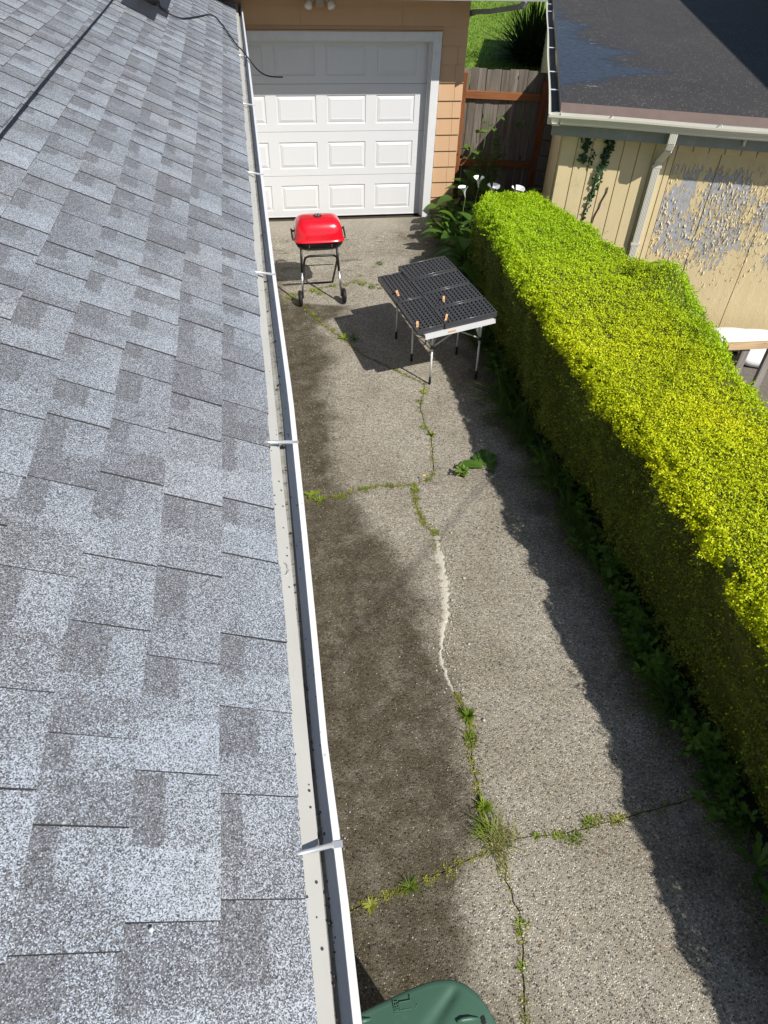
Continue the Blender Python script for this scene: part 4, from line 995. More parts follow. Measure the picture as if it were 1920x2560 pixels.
for k in range(520):
    y = r.uniform(.6, 7.2); z = r.uniform(.12, .9); x = interp(HXL, y)+.09*(1-z)+r.uniform(.0,.05)
    if mnoise.noise(Vector((y*1.3, z*2, 4))) < r.uniform(-.35,.3): continue
    a = Vector((x+.03, y, z)); d = Vector((r.uniform(-.5,.05), r.gauss(0,.5), r.uniform(.2,1))).normalized(); L = r.uniform(.05,.16)
    t.tube([a, a+d*L*.5+Vector((r.uniform(-.012,.01),r.uniform(-.012,.012),0)), a+d*L], [.0026,.002,.001], 4, cap=False)
for y in np.arange(.3, 7.2, .33):   # woody stems at the foot
    x = interp(HXL, y)+.17; t.tube([(x+.05,y,-.03),(x+.02,y+r.uniform(-.05,.05),.3),(x+.06,y+r.uniform(-.1,.1),.75)], [.018,.014,.008], 6)
for k in range(90):    # bare twig ends breaking through the clipped top and shoulder
    y = r.uniform(.4, 7.1); x = r.choice([interp(HXL, y)+r.uniform(.03,.2), r.uniform(2.3, 3.3)]); a = Vector((x, y, .99)); d = Vector((r.gauss(0,.5), r.gauss(0,.5), 1)).normalized()
    t.tube([a, a+d*r.uniform(.09,.14)], [.0022,.001], 4, cap=False)
o = t.build('twigs', M_TWIG, hedge); o.matrix_parent_inverse = HI; tag(o, kind='stuff')
# ground litter below the hedge foot is part of the bed

# ================================================================== PLANTS
def ribbon(t, base, d, L, W, droop=.5, segs=5, prof=None, fold=.25, side=None, mi=0, tw=0.0):
    """one leaf: strip with a midrib fold, bending down by droop"""
    d = Vector(d).normalized(); up = Vector((0,0,1))
    s0 = side.normalized() if side is not None else d.cross(up)
    if s0.length < .05: s0 = Vector((1,0,0))
    s0.normalize(); rows = []; p = Vector(base); cur = d.copy()
    for i in range(segs+1):
        f = i/segs; wd = W*(prof(f) if prof else (math.sin(math.pi*min(1,f*.92+.08))**.7))*.5
        nrm = s0.cross(cur).normalized(); s1 = (s0*math.cos(tw*f)+nrm*math.sin(tw*f))
        rows.append([p - s1*wd + nrm*wd*fold, p, p + s1*wd + nrm*wd*fold])
        p = p + cur*(L/segs); cur = (cur + Vector((0,0,-1))*(droop/segs)).normalized()
    t.grid(rows, mi=mi, smooth=True)
    return p
blade_prof = lambda f: max(.05, 1-f**1.6)
dand_prof = lambda f: (.35+.65*f)*(1-.0*f)*(1 if int(f*8) % 2 else .55)*(1 if f < .86 else max(.1,(1-f)/.14))
oval_prof = lambda f: max(.02, math.sin(math.pi*min(1,f*.95+.05))**.75)
arrow_prof = lambda f: max(.02, (min(1, .55+f*2.2) if f < .22 else 1.0*(1-((f-.22)/.78)**1.5)))

def grass_clump(seed, n, L, mat, spread=.5, W=.007, dirb=None, droop=1.3):
    r = random.Random(seed); t = MB()
    for k in range(n):
        a = r.uniform(0, 6.283) if dirb is None else dirb + r.gauss(0, .8)
        el = r.uniform(.35, 1.35); l = L*r.uniform(.5, 1.15)
        d = Vector((math.cos(a)*math.cos(el), math.sin(a)*math.cos(el), math.sin(el)))
        ribbon(t, (r.gauss(0,.02)*spread*2, r.gauss(0,.02)*spread*2, -.005), d, l, W*r.uniform(.7,1.3), droop*r.uniform(.6,1.4), 6, blade_prof, .15)
    return t.mesh('grass_clump', mat)
def rosette(seed, n, L, W, mat, prof=dand_prof, lift=.35, droop=.7):
    r = random.Random(seed); t = MB()
    for k in range(n):
        a = k*2.4+r.uniform(-.3,.3); el = r.uniform(.08, lift+.35); l = L*r.uniform(.55,1.1)
        ribbon(t, (0,0,.002), (math.cos(a)*math.cos(el), math.sin(a)*math.cos(el), math.sin(el)), l, W*r.uniform(.8,1.2), droop*r.uniform(.5,1.2), 9 if prof is dand_prof else 6, prof, .2)
    return t.mesh('rosette', mat)
def leafy(seed, n, H, spread, leaf, mat, stems=6):
    r = random.Random(seed); t = MB()
    for s_ in range(stems):
        a = r.uniform(0, 6.28); el = r.uniform(.4, 1.4); hh = H*r.uniform(.5,1.1); d = Vector((math.cos(a)*math.cos(el), math.sin(a)*math.cos(el), math.sin(el)))
        p0 = Vector((r.gauss(0,.01), r.gauss(0,.01), -.005)); pts = [p0, p0+d*hh*.5+Vector((0,0,.01)), p0+d*hh]
        t.tube(pts, [.003,.0022,.0012], 4, cap=False)
        for k in range(n):
            f = r.uniform(.15,1.05); q = p0+d*hh*f; a2 = r.uniform(0,6.28); e2 = r.uniform(-.1,.8)
            ribbon(t, q, (math.cos(a2)*math.cos(e2), math.sin(a2)*math.cos(e2), math.sin(e2)), leaf*r.uniform(.6,1.2), leaf*.55*r.uniform(.7,1.2), r.uniform(.1,.8), 4, oval_prof, .2)
    return t.mesh('leafy_weed', mat)
def low_tuft(seed, n, rad, L, mat, W=.006):
    r = random.Random(seed); t = MB()
    for k in range(n):
        a = r.uniform(0,6.283); rr = rad*math.sqrt(r.random()); a2 = r.uniform(0,6.283) if r.random() < .5 else a; el = r.uniform(.15,1.2)
        ribbon(t, (math.cos(a)*rr, math.sin(a)*rr, -.004), (math.cos(a2)*math.cos(el), math.sin(a2)*math.cos(el), math.sin(el)), L*r.uniform(.4,1.2), W*r.uniform(.6,1.4), r.uniform(.1,1), 3, oval_prof, .15)
    return t.mesh('low_tuft', mat)
def foot_zone(y):
    for lim, w_ in ((6.6, 'beside the calla leaves'), (5.5, 'behind the seed tray table'), (4.5, 'between table and broad dock leaves'), (3.4, 'across from the straight joint'), (2.3, 'across from the pale mortar strip'), (1.5, 'just above the oblique joint')):
        if y > lim: return w_
    return 'below the oblique joint'
def plant(name, me, loc, rz, sc, label, cat, group=None):
    if group and 'hedge foot' in group:
        zn = foot_zone(loc[1]); label = label.replace(' in the shade at the hedge foot', ' at the hedge foot').replace(' at the shaded foot of the hedge', ' at the hedge foot') + ' ' + zn; group = group + ' ' + zn
    o = link(name, me); o.location = loc; o.rotation_euler = (0, 0, rz); o.scale = (sc, sc, sc)
    return tag(o, label, cat, group)
r = random.Random(99)
TUFT = [low_tuft(s_, 95, .035, .038, M_WEED) for s_ in range(4)]
TUFTY = [low_tuft(20+s_, 80, .03, .024, M_MOSS, .005) for s_ in range(3)]
STAR = [rosette(40+s_, 30, .07, .009, M_WEED, oval_prof, .8, .6) for s_ in range(3)]
DAND = [rosette(60+s_, 13, .12, .035, M_WEED) for s_ in range(2)]
# tufts in the cracks of the slab
CW = 'small green weed tufts in the driveway cracks'
for px, py, kind, sc in [(1047,1005,'t',.7),(1060,981,'t',.95),(1079,1089,'s',.95),(1059,1070,'t',.8),(1079,1150,'y',.7),(1082,1188,'y',1.0),(1072,1200,'t',.7),(1038,1227,'t',.9),(1040,1250,'y',1.0),(1050,1285,'y',.9),(1058,1303,'y',.9),(1088,1330,'t',.6),(907,1224,'t',.85),(930,1218,'y',1.0),(975,1215,'t',.75),(1000,1218,'y',.9),(857,1241,'t',.85),(845,1246,'y',.9),(1144,1743,'y',1.0),(1175,1846,'t',1.05),(1178,1868,'y',1.0),
    (1259,2178,'y',1.0),(1252,2150,'y',.9),(965,2242,'y',.8),(985,2232,'y',.8),(1076,2207,'y',.8),(1130,2192,'y',.7),(1341,2092,'s',.5),(1394,2092,'t',.7),(1420,2098,'t',.7),(1443,2096,'t',.85),(1472,2058,'t',.9),(1500,2046,'y',.9),(1303,2313,'t',.85),(1302,2345,'y',.9),(1305,2415,'t',.6),(1308,2500,'y',.7),(1312,2545,'y',.8),
    (949,660,'t',1.15),(935,668,'y',1.0),(787,727,'t',1.25),(800,735,'t',1.0),(833,715,'t',.9),(864,713,'y',1.1),(880,705,'y',1.0),(891,702,'y',1.1),(905,712,'t',1.0),(929,719,'t',1.0),(950,722,'y',1.1),(970,728,'y',1.0),(725,746,'t',1.0),(712,752,'y',1.1),(740,738,'y',1.1),(767,777,'y',1.1),(787,789,'t',.9),(800,800,'y',1.1),(820,815,'y',1.0),(833,825,'y',1.1),(989,925,'t',.7),(1010,938,'y',.9),(900,690,'y',1.0)]:
    me = {'t': TUFT, 'y': TUFTY, 's': STAR}[kind]
    q = G(px, py)
    where = ('in the cracks around the grill wheels' if q.y > 6.3 else 'in the shaded crack by the table legs' if q.y > 5.45 else 'in the long crack between table and straight joint' if q.y > 4.25 else 'in the straight joint running to the gutter' if q.y > 4.0 and q.x < 1.0 else 'in the crack just above the pale mortar strip' if q.y > 3 else 'in the crack just below the pale mortar strip' if q.y > 1.6 else 'in the oblique joint on the hedge side' if q.x > .98 and q.y > 1.2 else 'in the oblique joint on the gutter side' if q.x < .8 and q.y > 1 else 'in the crack running to the green bin')
    lab = {'t': 'small green weed tuft ', 'y': 'yellowish moss cushion ', 's': 'small star shaped weed '}[kind] + where
    plant({'t':'weed_tuft','y':'moss_cushion','s':'weed_rosette'}[kind], r.choice(me), G(px, py, 0), r.uniform(0,6.28), sc*.92, lab, {'t':'weed','y':'moss','s':'weed'}[kind], {'t':'weed tufts ','y':'moss cushions ','s':'star weeds '}[kind]+where)
plant('weed_rosette', rosette(70, 60, .085, .011, M_WEED, oval_prof, .9, .6), G(1170,1791), .4, .8, 'lush pale green weed rosette just below the pale mortar strip', 'weed')
plant('weed_rosette', rosette(71, 60, .08, .011, M_WEED, oval_prof, 1.0, .6), G(1209,2019), 1.4, .8, 'leafy green weed beside the dry grass tuft in the crack', 'weed')
plant('dry_grass_tuft', grass_clump(72, 150, .17, M_STRAW, .9, .004, None, 1.2), G(1245,2105), .4, 1.0, 'straw coloured grass tuft at the meeting of crack and joint', 'grass')
plant('green_grass_tuft', grass_clump(73, 90, .15, M_WEED, .8, .005, 2.6, 1.0), G(1228,2085), 0, .95, 'green grass tuft growing out of the dry straw coloured tuft', 'grass')
plant('weed_rosette', rosette(74, 46, .095, .0055, M_WEED, blade_prof, .5, .4), G(1023,2219), .3, .85, 'flat spiky weed star in the oblique joint near the gutter', 'weed')
plant('weed_rosette', rosette(75, 16, .05, .014, M_MOSS, oval_prof, .1, .2), G(927,2265), .3, 1.0, 'flat brownish weed rosette in the oblique joint near the gutter', 'weed')
plant('weed_rosette', rosette(76, 12, .10, .018, M_WEED, blade_prof, .6, .7), G(858,847), .8, 1.1, 'spiky green weed in the shadow edge of the seed tray table', 'weed')
plant('weed_rosette', rosette(77, 14, .11, .016, M_WEED_D, blade_prof, .6, .7), G(885,850), .2, 1.0, 'dark spiky weed lying in the shade of the seed tray table', 'weed')
plant('weed_rosette', rosette(78, 12, .08, .010, M_MOSS, oval_prof, .5, .8), G(1545,2050), .2, .8, 'thin twisted weed at the hedge shadow edge in the oblique joint', 'weed')
plant('broad_leaf_weed', rosette(79, 6, .12, .05, M_WEED, oval_prof, .9, .5), G(782,1240), 1.9, .75, 'upright leafy weed right beside the gutter at the straight joint', 'weed')
plant('weed_tuft', TUFT[1], G(800,1252), .2, 1.0, 'green tuft with broad companion leaf beside the gutter', 'weed')
# dock and feathery weed on the slab by the shadow edge
dock_prof = lambda f: max(.03, math.sin(math.pi*min(1,f*.9+.1))**.6*(1+.13*math.sin(f*40)))
t = MB(); r2 = random.Random(5)
for a, l, w_ in ((1.2,.17,.10),(.7,.14,.08),(1.9,.12,.06),(3.0,.20,.075),(2.7,.16,.06),(-.3,.07,.03),(-1.2,.08,.035),(.1,.09,.04)):
    ribbon(t, (math.cos(a)*.02, math.sin(a)*.02, .004), (math.cos(a)*.9, math.sin(a)*.9, .42), l, w_, .75, 12, dock_prof, .22)
plant('dock_weed', t.mesh('dock', M_WEED_D), G(1212,1168), .15, 1.15, 'broad crinkled dock leaves at the edge of the hedge shadow', 'weed')
plant('feathery_weed', leafy(33, 9, .10, .1, .030, M_WEED_D, 12), G(1155,1192), .3, 1.0, 'low feathery dark weed beside the broad dock leaves', 'weed')
# dandelion flower
dn = empty('dandelion', G(1066,1205), 0, 'single yellow dandelion bloom at the meeting of crack and straight joint', 'flower')
t = MB(); t.tube([(0,0,0),(-.015,.005,.035),(-.02,.008,.06)], .0018, 5); t.build('stem', M_STEM, dn)
t = MB()
for k in range(18): ribbon(t, (-.02,.008,.06), (math.cos(k*.35), math.sin(k*.35), .25+.3*(k%3)), .014, .006, .2, 2, oval_prof, .1)
t.build('petals', M_YELLOW, dn)
# moss dust in the joints
t = []; rr = np.random.default_rng(5)
def strew(line, n, wd, off=0):
    P = LN[line]
    for k in range(n):
        q = P[rr.integers(0, len(P))]; x, y = q.x+rr.normal(0, wd), q.y+rr.normal(0, wd); s_ = rr.uniform(.003,.008); a = rr.uniform(0,6.28)
        c0 = Vector((x, y, .002+rr.uniform(0,.006))); e1 = Vector((math.cos(a), math.sin(a), rr.uniform(-.5,.8)))*s_; e2 = Vector((-math.sin(a), math.cos(a), rr.uniform(-.3,.3)))*s_*.5
        t.extend([tuple(c0-e1), tuple(c0+e2), tuple(c0+e1), tuple(c0-e2)])
for l, n in (('c1',600),('j1l',1100),('j2l',800),('j2r',380),('c3',620),('j0',1500),('jtr',1300),('jtl',500)): strew(l, int(n*.9), .014)
i0 = [q for q in LN['c2'] if q.y > 3.4 or q.y < 2.2]; LN['cx'] = i0; strew('cx', 1400, .016)
o = link('joint_moss', cells_mesh('joint_moss', t, 4, M_MOSS), drive); tag(o, kind='stuff')

# plants at the foot of the hedge
def HF(px, py):
    q = G(px, py, .12); return Vector((min(q.x, 2.20+r.uniform(-.03,.03)), q.y, -.012))
GRC = [grass_clump(100+k, 95, .42, M_BLADE, 1.4, .010, math.pi, 1.5) for k in range(3)]
LFY = [leafy(110+k, 12, .24, .1, .055, M_WEED_D, 12) for k in range(4)]
BRD = [rosette(120+k, 9, .24, .075, M_WEED_D, oval_prof, .8, .9) for k in range(3)]
DND = [rosette(130+k, 15, .25, .060, M_WEED_D, dand_prof, .9, .9) for k in range(2)]
GL = 'strap leaved grass clumps at the hedge foot'
for px, py, sc, rz in ((1362,1005,1.2,.1),(1340,965,1.0,-.3),(1440,1160,.95,.3),(1790,1712,.85,.2),(1395,1080,.7,.2),(1560,1330,.6,-.2)):
    p = HF(px, py); plant('grass_clump', r.choice(GRC), p, rz, sc, 'arching strap leaved grass clump at the shaded foot of the hedge', 'grass', GL)
for px, py, k, sc in ((1262,850,0,1.05),(1290,900,1,1.1),(1320,880,2,.9),(1245,800,3,1.1),(1228,770,0,1.0),(1500,1260,0,.8),(1545,1345,1,.9),(1590,1420,2,1.0),(1470,1190,3,.8),(1625,1490,0,.9),(1690,1590,1,.9),(1720,1660,2,.9),(1815,1790,3,.8),(1850,1880,0,.8),(1895,1990,1,.8),(1880,1930,2,.7),(1420,1110,1,.8),(1380,940,3,.9),(1755,1680,3,.8),(1655,1540,2,.9)):
    p = HF(px, py); plant('leafy_weed', LFY[k], p, r.uniform(0,6), sc, 'bushy dark green weed in the shade at the hedge foot', 'weed', 'bushy weeds along the hedge foot')
for px, py, k, sc in ((1215,735,0,1.0),(1200,690,1,1.1),(1240,760,2,.9),(1612,1500,1,.7),(1640,1560,0,.75),(1530,1300,2,.6),(1180,650,0,1.0),(1275,820,2,.9)):
    p = HF(px, py); plant('broad_leaf_weed', BRD[k], p, r.uniform(0,6), sc, 'broad leaved dark weed in the shade at the hedge foot', 'weed', 'broad leaved weeds along the hedge foot')
for px, py, k, sc in ((1475,1245,0,.75),(1660,1600,1,.8),(1700,1630,0,.75),(1735,1745,1,.55),(1580,1390,0,.6)):
    p = HF(px, py); plant('toothed_weed', DND[k], p, r.uniform(0,6), sc, 'toothed dandelion leaves fanned out at the hedge foot', 'weed', 'dandelions along the hedge foot')
_y = .75
while _y < 7.1:
    if r.random() < .45:
        plant('grass_clump', r.choice(GRC), (2.24+r.uniform(-.05,.04), _y, -.012), r.uniform(-.5,.5), r.uniform(.4,.75), 'arching strap leaved grass clump at the shaded foot of the hedge', 'grass', GL); _y += r.uniform(.14,.24); continue
    k_ = r.randrange(4); nm = ('leafy_weed','broad_leaf_weed','leafy_weed','toothed_weed')[k_]
    me = (LFY[r.randrange(4)], BRD[r.randrange(3)], LFY[r.randrange(4)], DND[r.randrange(2)])[k_]
    lab, grp = {'leafy_weed': ('bushy dark green weed in the shade at the hedge foot','bushy weeds along the hedge foot'), 'broad_leaf_weed': ('broad leaved dark weed in the shade at the hedge foot','broad leaved weeds along the hedge foot'), 'toothed_weed': ('toothed dandelion leaves fanned out at the hedge foot','dandelions along the hedge foot')}[nm]
    plant(nm, me, (2.24+r.uniform(-.06,.05), _y, -.012), r.uniform(0,6.28), r.uniform(.55,.95), lab, 'weed', grp); _y += r.uniform(.14,.26)
# strewn dry leaves and stalks under the hedge
t = []; 
for k in range(900):
    y = rr.uniform(.7, 7.2); x = 2.02+abs(rr.normal(0,.12)); s_ = rr.uniform(.004,.013); a = rr.uniform(0,6.28); c0 = Vector((x,y,.003+rr.uniform(0,.006)))
    e1 = Vector((math.cos(a), math.sin(a), rr.uniform(-.2,.3)))*s_; e2 = Vector((-math.sin(a), math.cos(a), .1))*s_*.45; t.extend([tuple(c0-e1), tuple(c0+e2), tuple(c0+e1), tuple(c0-e2)])
tag(link('leaf_litter', cells_mesh('leaf_litter', t, 4, M_STRAW), drive), kind='stuff')

# calla lilies between garage corner and hedge end
def calla_leaf(t, base, d, stem, L, W, droop, r):
    d = Vector(d).normalized(); b = Vector(base); e = b + d*stem + Vector((0,0,-.02))
    t.tube([b, b+d*stem*.5+Vector((0,0,.02)), e], [.007,.006,.004], 5, cap=False)
    out = Vector((d.x, d.y, max(-.2, d.z-.75))).normalized()
    ribbon(t, e-out*L*.12, out, L, W, droop, 7, arrow_prof, .28)
def calla(name, loc, n, H, seed, label, flowers=(), group=None):
    if group:
        zn = 'against the garage corner' if loc[1] > 8.8 else 'behind the hedge end' if loc[1] > 7.4 else 'beside the hedge end'
        label = 'flowerless calla lily leaves crowded '+zn; group = 'calla leaves '+zn
    r = random.Random(seed); root = empty(name, loc, 0, label, 'plant', group)
    for k in range(n):
        t = MB(); a = r.uniform(0, 6.28); el = r.uniform(.75, 1.4)
        calla_leaf(t, (r.gauss(0,.03), r.gauss(0,.03), -.01), (math.cos(a)*math.cos(el), math.sin(a)*math.cos(el), math.sin(el)), H*r.uniform(.45,1.0), r.uniform(.20,.32), r.uniform(.13,.21), r.uniform(.5,1.2), r)
        t.build('leaf', M_CALLA, root)
    for (tip, face, sz) in flowers:
        tip = Vector(tip)-Vector(loc); t = MB(); b = Vector((r.gauss(0,.02), r.gauss(0,.02), 0)); ax = Vector((face[0]*.35, face[1]*.35, 1)).normalized()
        t.tube([b, b.lerp(tip, .5)+Vector((0,0,.03)), tip-ax*.10, tip-ax*.06], [.007,.006,.0055,.007], 6); fs = t.build('flower_stem', M_STEM, root)
        e1 = ax.cross(Vector((face[1], -face[0], 0))).normalized(); e1 = Vector((face[0], face[1], 0)).normalized(); e1 = (e1-ax*e1.dot(ax)).normalized(); e2 = ax.cross(e1)
        t = MB(); rows = []
        for i in range(8):
            f = i/7; rad = (.007+.058*f**2.2)*sz/.15; hh = -.085+.135*f**.9
            row = []
            for k in range(15):
                a = -2.85+5.7*k/14; tipf = 1+.45*f*f*math.exp(-(a/.5)**2)
                row.append(tip + ax*(hh + (.035*f*math.cos(a)*-1 if f > .5 else 0)*-(1) *.6) + (e1*math.cos(a)+e2*math.sin(a))*rad*tipf)
            rows.append(row)
        t.grid(rows); t.build('spathe', M_SPATHE, fs)
        t = MB(); t.tube([tip-ax*.04, tip-ax*.01, tip+ax*.015], [.005,.006,.003], 7); t.build('spadix', M_SPADIX, fs)
    return root
calla('calla_lily', (2.60,8.55,-.01), 9, .62, 1, 'calla lily with one tall white flower held straight up by the fence', [(tuple(G(1197,452,.90)), (-.4,-.8), .15)])
calla('calla_lily', (2.46,8.35,-.01), 8, .55, 2, 'calla lily whose narrow white flower leans over the tan wall corner', [(tuple(G(1160,476,.80)), (-.9,-.45), .12)])
calla('calla_lily', (2.74,8.15,-.01), 9, .6, 3, 'calla lily with wide open white flower just behind the hedge end', [(tuple(G(1232,472,.86)), (.1,-.9), .17)])
calla('calla_lily', (3.00,8.00,-.01), 6, .6, 4, 'calla lily whose white flower is half hidden by the hedge top', [(tuple(G(1292,478,.90)), (.3,-.9), .17)])
for k, (x, y, n, H) in enumerate(((2.75,9.0,8,.55),(2.58,9.35,6,.4),(2.42,7.75,10,.45),(2.32,7.25,9,.42),(2.95,9.35,7,.6),(2.30,6.85,8,.38),(2.52,8.0,9,.5),(2.66,7.72,8,.5),(2.40,8.62,7,.36),(2.28,6.45,8,.34),(2.62,9.05,8,.45),(2.85,8.6,9,.55),(3.1,8.7,7,.6),(2.45,8.95,6,.3),(2.33,7.55,8,.4))):
    calla('calla_lily', (x,y,-.01), n+2, H*1.25, 20+k, 'flowerless calla lily leaves crowded between garage corner and hedge', (), 'calla leaves between garage and hedge')
yl = MB(); p = G(1188,562,.42); ribbon(yl, (0,0,0), (.5,.25,.75), .26, .075, .7, 7, oval_prof, .3); o = plant('yellowed_leaf', yl.mesh('yellowed_leaf', M_CALLA_Y), p, 0, 1.0, 'yellowing calla leaf standing up beside the hedge end', 'leaf')
yl = MB(); p = G(1112,600,.03); ribbon(yl, (0,0,0), (-.95,.1,.25), .24, .12, .5, 7, arrow_prof, .25); plant('fallen_leaf', yl.mesh('fallen_leaf', M_CALLA), p, .1, 1.0, 'broad pale green leaf lying out over the sunny concrete', 'leaf')
yl = MB(); p = G(1140,588,.14); ribbon(yl, (0,0,0), (-.6,-.6,.35), .22, .13, .6, 7, arrow_prof, .25); plant('bent_leaf', yl.mesh('bent_leaf', M_WEED), p, .1, 1.0, 'sunlit bent leaf in front of the calla lilies', 'leaf')
plant('grass_clump', grass_clump(140, 110, .34, M_BLADE, 1.8, .008, math.pi*1.15, 1.6), G(1180,618), 0, 1.0, 'thin arching grass clump below the calla lilies', 'grass')
# mallow-like plant climbing in front of the fence
cl = empty('tall_mallow', (3.05, 9.72, -.02), 0, 'tall round leaved plant in shade against the fence boards', 'plant')
r2 = random.Random(44)
tops = []
for k in range(9):
    b = Vector((r2.gauss(0,.05), r2.gauss(0,.04), 0)); e = Vector((r2.uniform(-.22,.50), r2.uniform(-.12,.14), r2.uniform(.65,1.32)))
    if k == 0: e = Vector((.02, -.05, 1.36))
    t = MB(); t.tube([b, b.lerp(e,.5)+Vector((r2.gauss(0,.03),0,.05)), e], [.006,.005,.003], 5); t.build('stem', M_STEM, cl)
    for q in range(9):
        f = r2.uniform(.3, 1.02); c0 = b.lerp(e, f); a = r2.uniform(0, 6.28); t = MB()
        ribbon(t, c0, (math.cos(a)*.8, math.sin(a)*.8-.3, .25), r2.uniform(.07,.14), r2.uniform(.06,.12), .9, 5, oval_prof, .15); t.build('leaf', M_WEED_D, cl)
# flax on the lawn
fb = empty('flax_bush', (7.15, 19.6, -.02), 0, 'dark spiky flax bush standing on the lawn behind the fence', 'bush')
r2 = random.Random(46); t = MB()
for k in range(720):
    a = r2.uniform(0, 6.283); el = r2.uniform(.25, 1.5); L = r2.uniform(1.0, 1.75)*(.75+.25*math.sin(el)); b = (math.cos(a)*.3*r2.random(), math.sin(a)*.3*r2.random(), 0)
    ribbon(t, b, (math.cos(a)*math.cos(el), math.sin(a)*math.cos(el), math.sin(el)), L, .05*r2.uniform(.6,1.2), r2.uniform(.3,1.3), 5, blade_prof, .3)
tag(t.build('blades', M_FLAX, fb), kind='stuff')

# ================================================================== GRILL
gx, gy, gz = 0.640, 7.60, 0.640
grill = empty('charcoal_grill', (gx, gy, 0), math.radians(1.5), 'red lidded square charcoal grill on wheeled folding legs', 'grill')
def se(hx, hy, z, n=40, e=4.2):
    out = []
    for k in range(n):
        a = 2*math.pi*k/n; c, s = math.cos(a), math.sin(a)
        out.append((math.copysign(abs(c)**(2/e), c)*hx, math.copysign(abs(s)**(2/e), s)*hy, z))
    return out
HX, HYY = .275, .205
t = MB(); rows = [se(HX*a, HYY*b, gz+z*1.12, 48, e) for z, a, b, e in ((-.004,.985,.98,5),(-.004,1.0,1.0,5),(.006,1.0,1.0,5),(.010,.97,.962,5),(.022,.955,.945,5),(.055,.94,.925,4.6),(.095,.915,.885,4.8),(.128,.875,.81,4.8),(.150,.825,.725,4.8),(.166,.765,.635,4.6),(.177,.69,.54,4.4),(.183,.58,.43,4.2),(.186,.40,.29,4),(.188,.2,.15,3),(.189,.02,.02,2))]
t.grid(rows, close=True); lid = t.build('lid', M_RED, grill)
t = MB(); t.tube([(0,0,gz+.209),(0,0,gz+.217),(0,0,gz+.220)], [.044,.044,.038], 20); vent = t.build('vent', M_SATBLK, lid)
for k in range(4):
    t = MB(); a = k*math.pi/2+.5; t.tube([(math.cos(a)*.022, math.sin(a)*.022, gz+.218), (math.cos(a)*.022, math.sin(a)*.022, gz+.2215)], .008, 8); t.build('vent_hole', M_CHROME, vent)
t = MB(); t.tube([(-.06,.16,gz+.10),(-.06,.215,gz+.115),(-.045,.228,gz+.12),(.045,.228,gz+.12),(.06,.215,gz+.115),(.06,.16,gz+.10)], .012, 8); t.build('lid_handle', M_SATBLK, lid)
t = MB(); t.grid([se(HX*a, HYY*b, gz+z, 48, e) for z, a, b, e in ((-.006,.955,.945,5),(-.03,.95,.94,5),(-.065,.90,.875,4.6),(-.095,.80,.76,4.2),(-.115,.66,.60,4),(-.122,.45,.4,3.5),(-.124,.02,.02,2))], close=True)
bowl = t.build('bowl', M_BLKEN, grill)
for x in (-.12, .125):
    for z in (-.028, -.047):
        t = MB(); t.tube([(x,-HYY*.935,gz+z),(x,-HYY*.955,gz+z)], .0055, 8); t.build('rivet', M_CHROME, bowl)
for s_ in (-1, 1):
    t = MB(); t.tube([(s_*.262,-.08,gz-.01),(s_*.282,-.08,gz+.0),(s_*.286,-.07,gz+.012),(s_*.286,.06,gz+.06),(s_*.282,.07,gz+.05),(s_*.255,.075,gz+.02)], .009, 8); t.build('side_handle', M_SATBLK, grill)
# front wheeled legs
for s_, bx, tx in ((-1, .415-gx, -.215), (1, .842-gx, .170)):
    a = Vector((bx, 7.275-gy, .085)); b = Vector((tx, -.245, gz-.055)); m = a.lerp(b, .55)
    t = MB(); t.tube([a, m], .0125, 10); lg = t.build('leg', M_CHROME, grill)
    t = MB(); t.tube([m, b, b+Vector((0,.06,.01))], .0135, 10); t.build('leg_sleeve', M_SATBLK, lg)
    wx_ = a.x + s_*.030
    t = MB(); prof = [(.030,-.018),(.072,-.019),(.083,-.012),(.085,0),(.083,.012),(.072,.019),(.030,.018)]
    t.grid([[(wx_+h_, a.y+math.cos(k*.2618)*rd, .085+math.sin(k*.2618)*rd) for k in range(24)] for rd, h_ in prof], close=True); wh = t.build('wheel', M_BLACK, grill)
    t = MB(); t.tube([(wx_-.022,a.y,.085),(wx_-.02,a.y,.085),(wx_+.02,a.y,.085),(wx_+.024,a.y,.085)], [.012,.032,.032,.012], 16); t.build('hub', M_SATBLK, wh)
    t = MB(); t.tube([(a.x,a.y,.085),(wx_+s_*.030,a.y,.085)], .007, 8); t.build('axle', M_CHROME, wh)
# black U frame
t = MB(); l, rgt = .470-gx, .812-gx; yb = 7.79-gy; yt = -.20; zt = .50
t.tube([(l,yb,.012),(l-.01,yt+.03,zt-.07),(l,yt+.005,zt-.02),(l+.04,yt,zt),(rgt-.04,yt,zt),(rgt,yt+.005,zt-.02),(rgt+.01,yt+.03,zt-.07),(rgt,yb,.012)], .0125, 10)
t.tube([(l,yb,.012),(rgt,yb,.012)], .009, 8); t.build('rear_frame', M_SATBLK, grill)
t = MB(); t.tube([(l+.01,.02,.30),(rgt-.01,.02,.30)], .005, 6); t.build('cross_rod', M_SATBLK, grill)

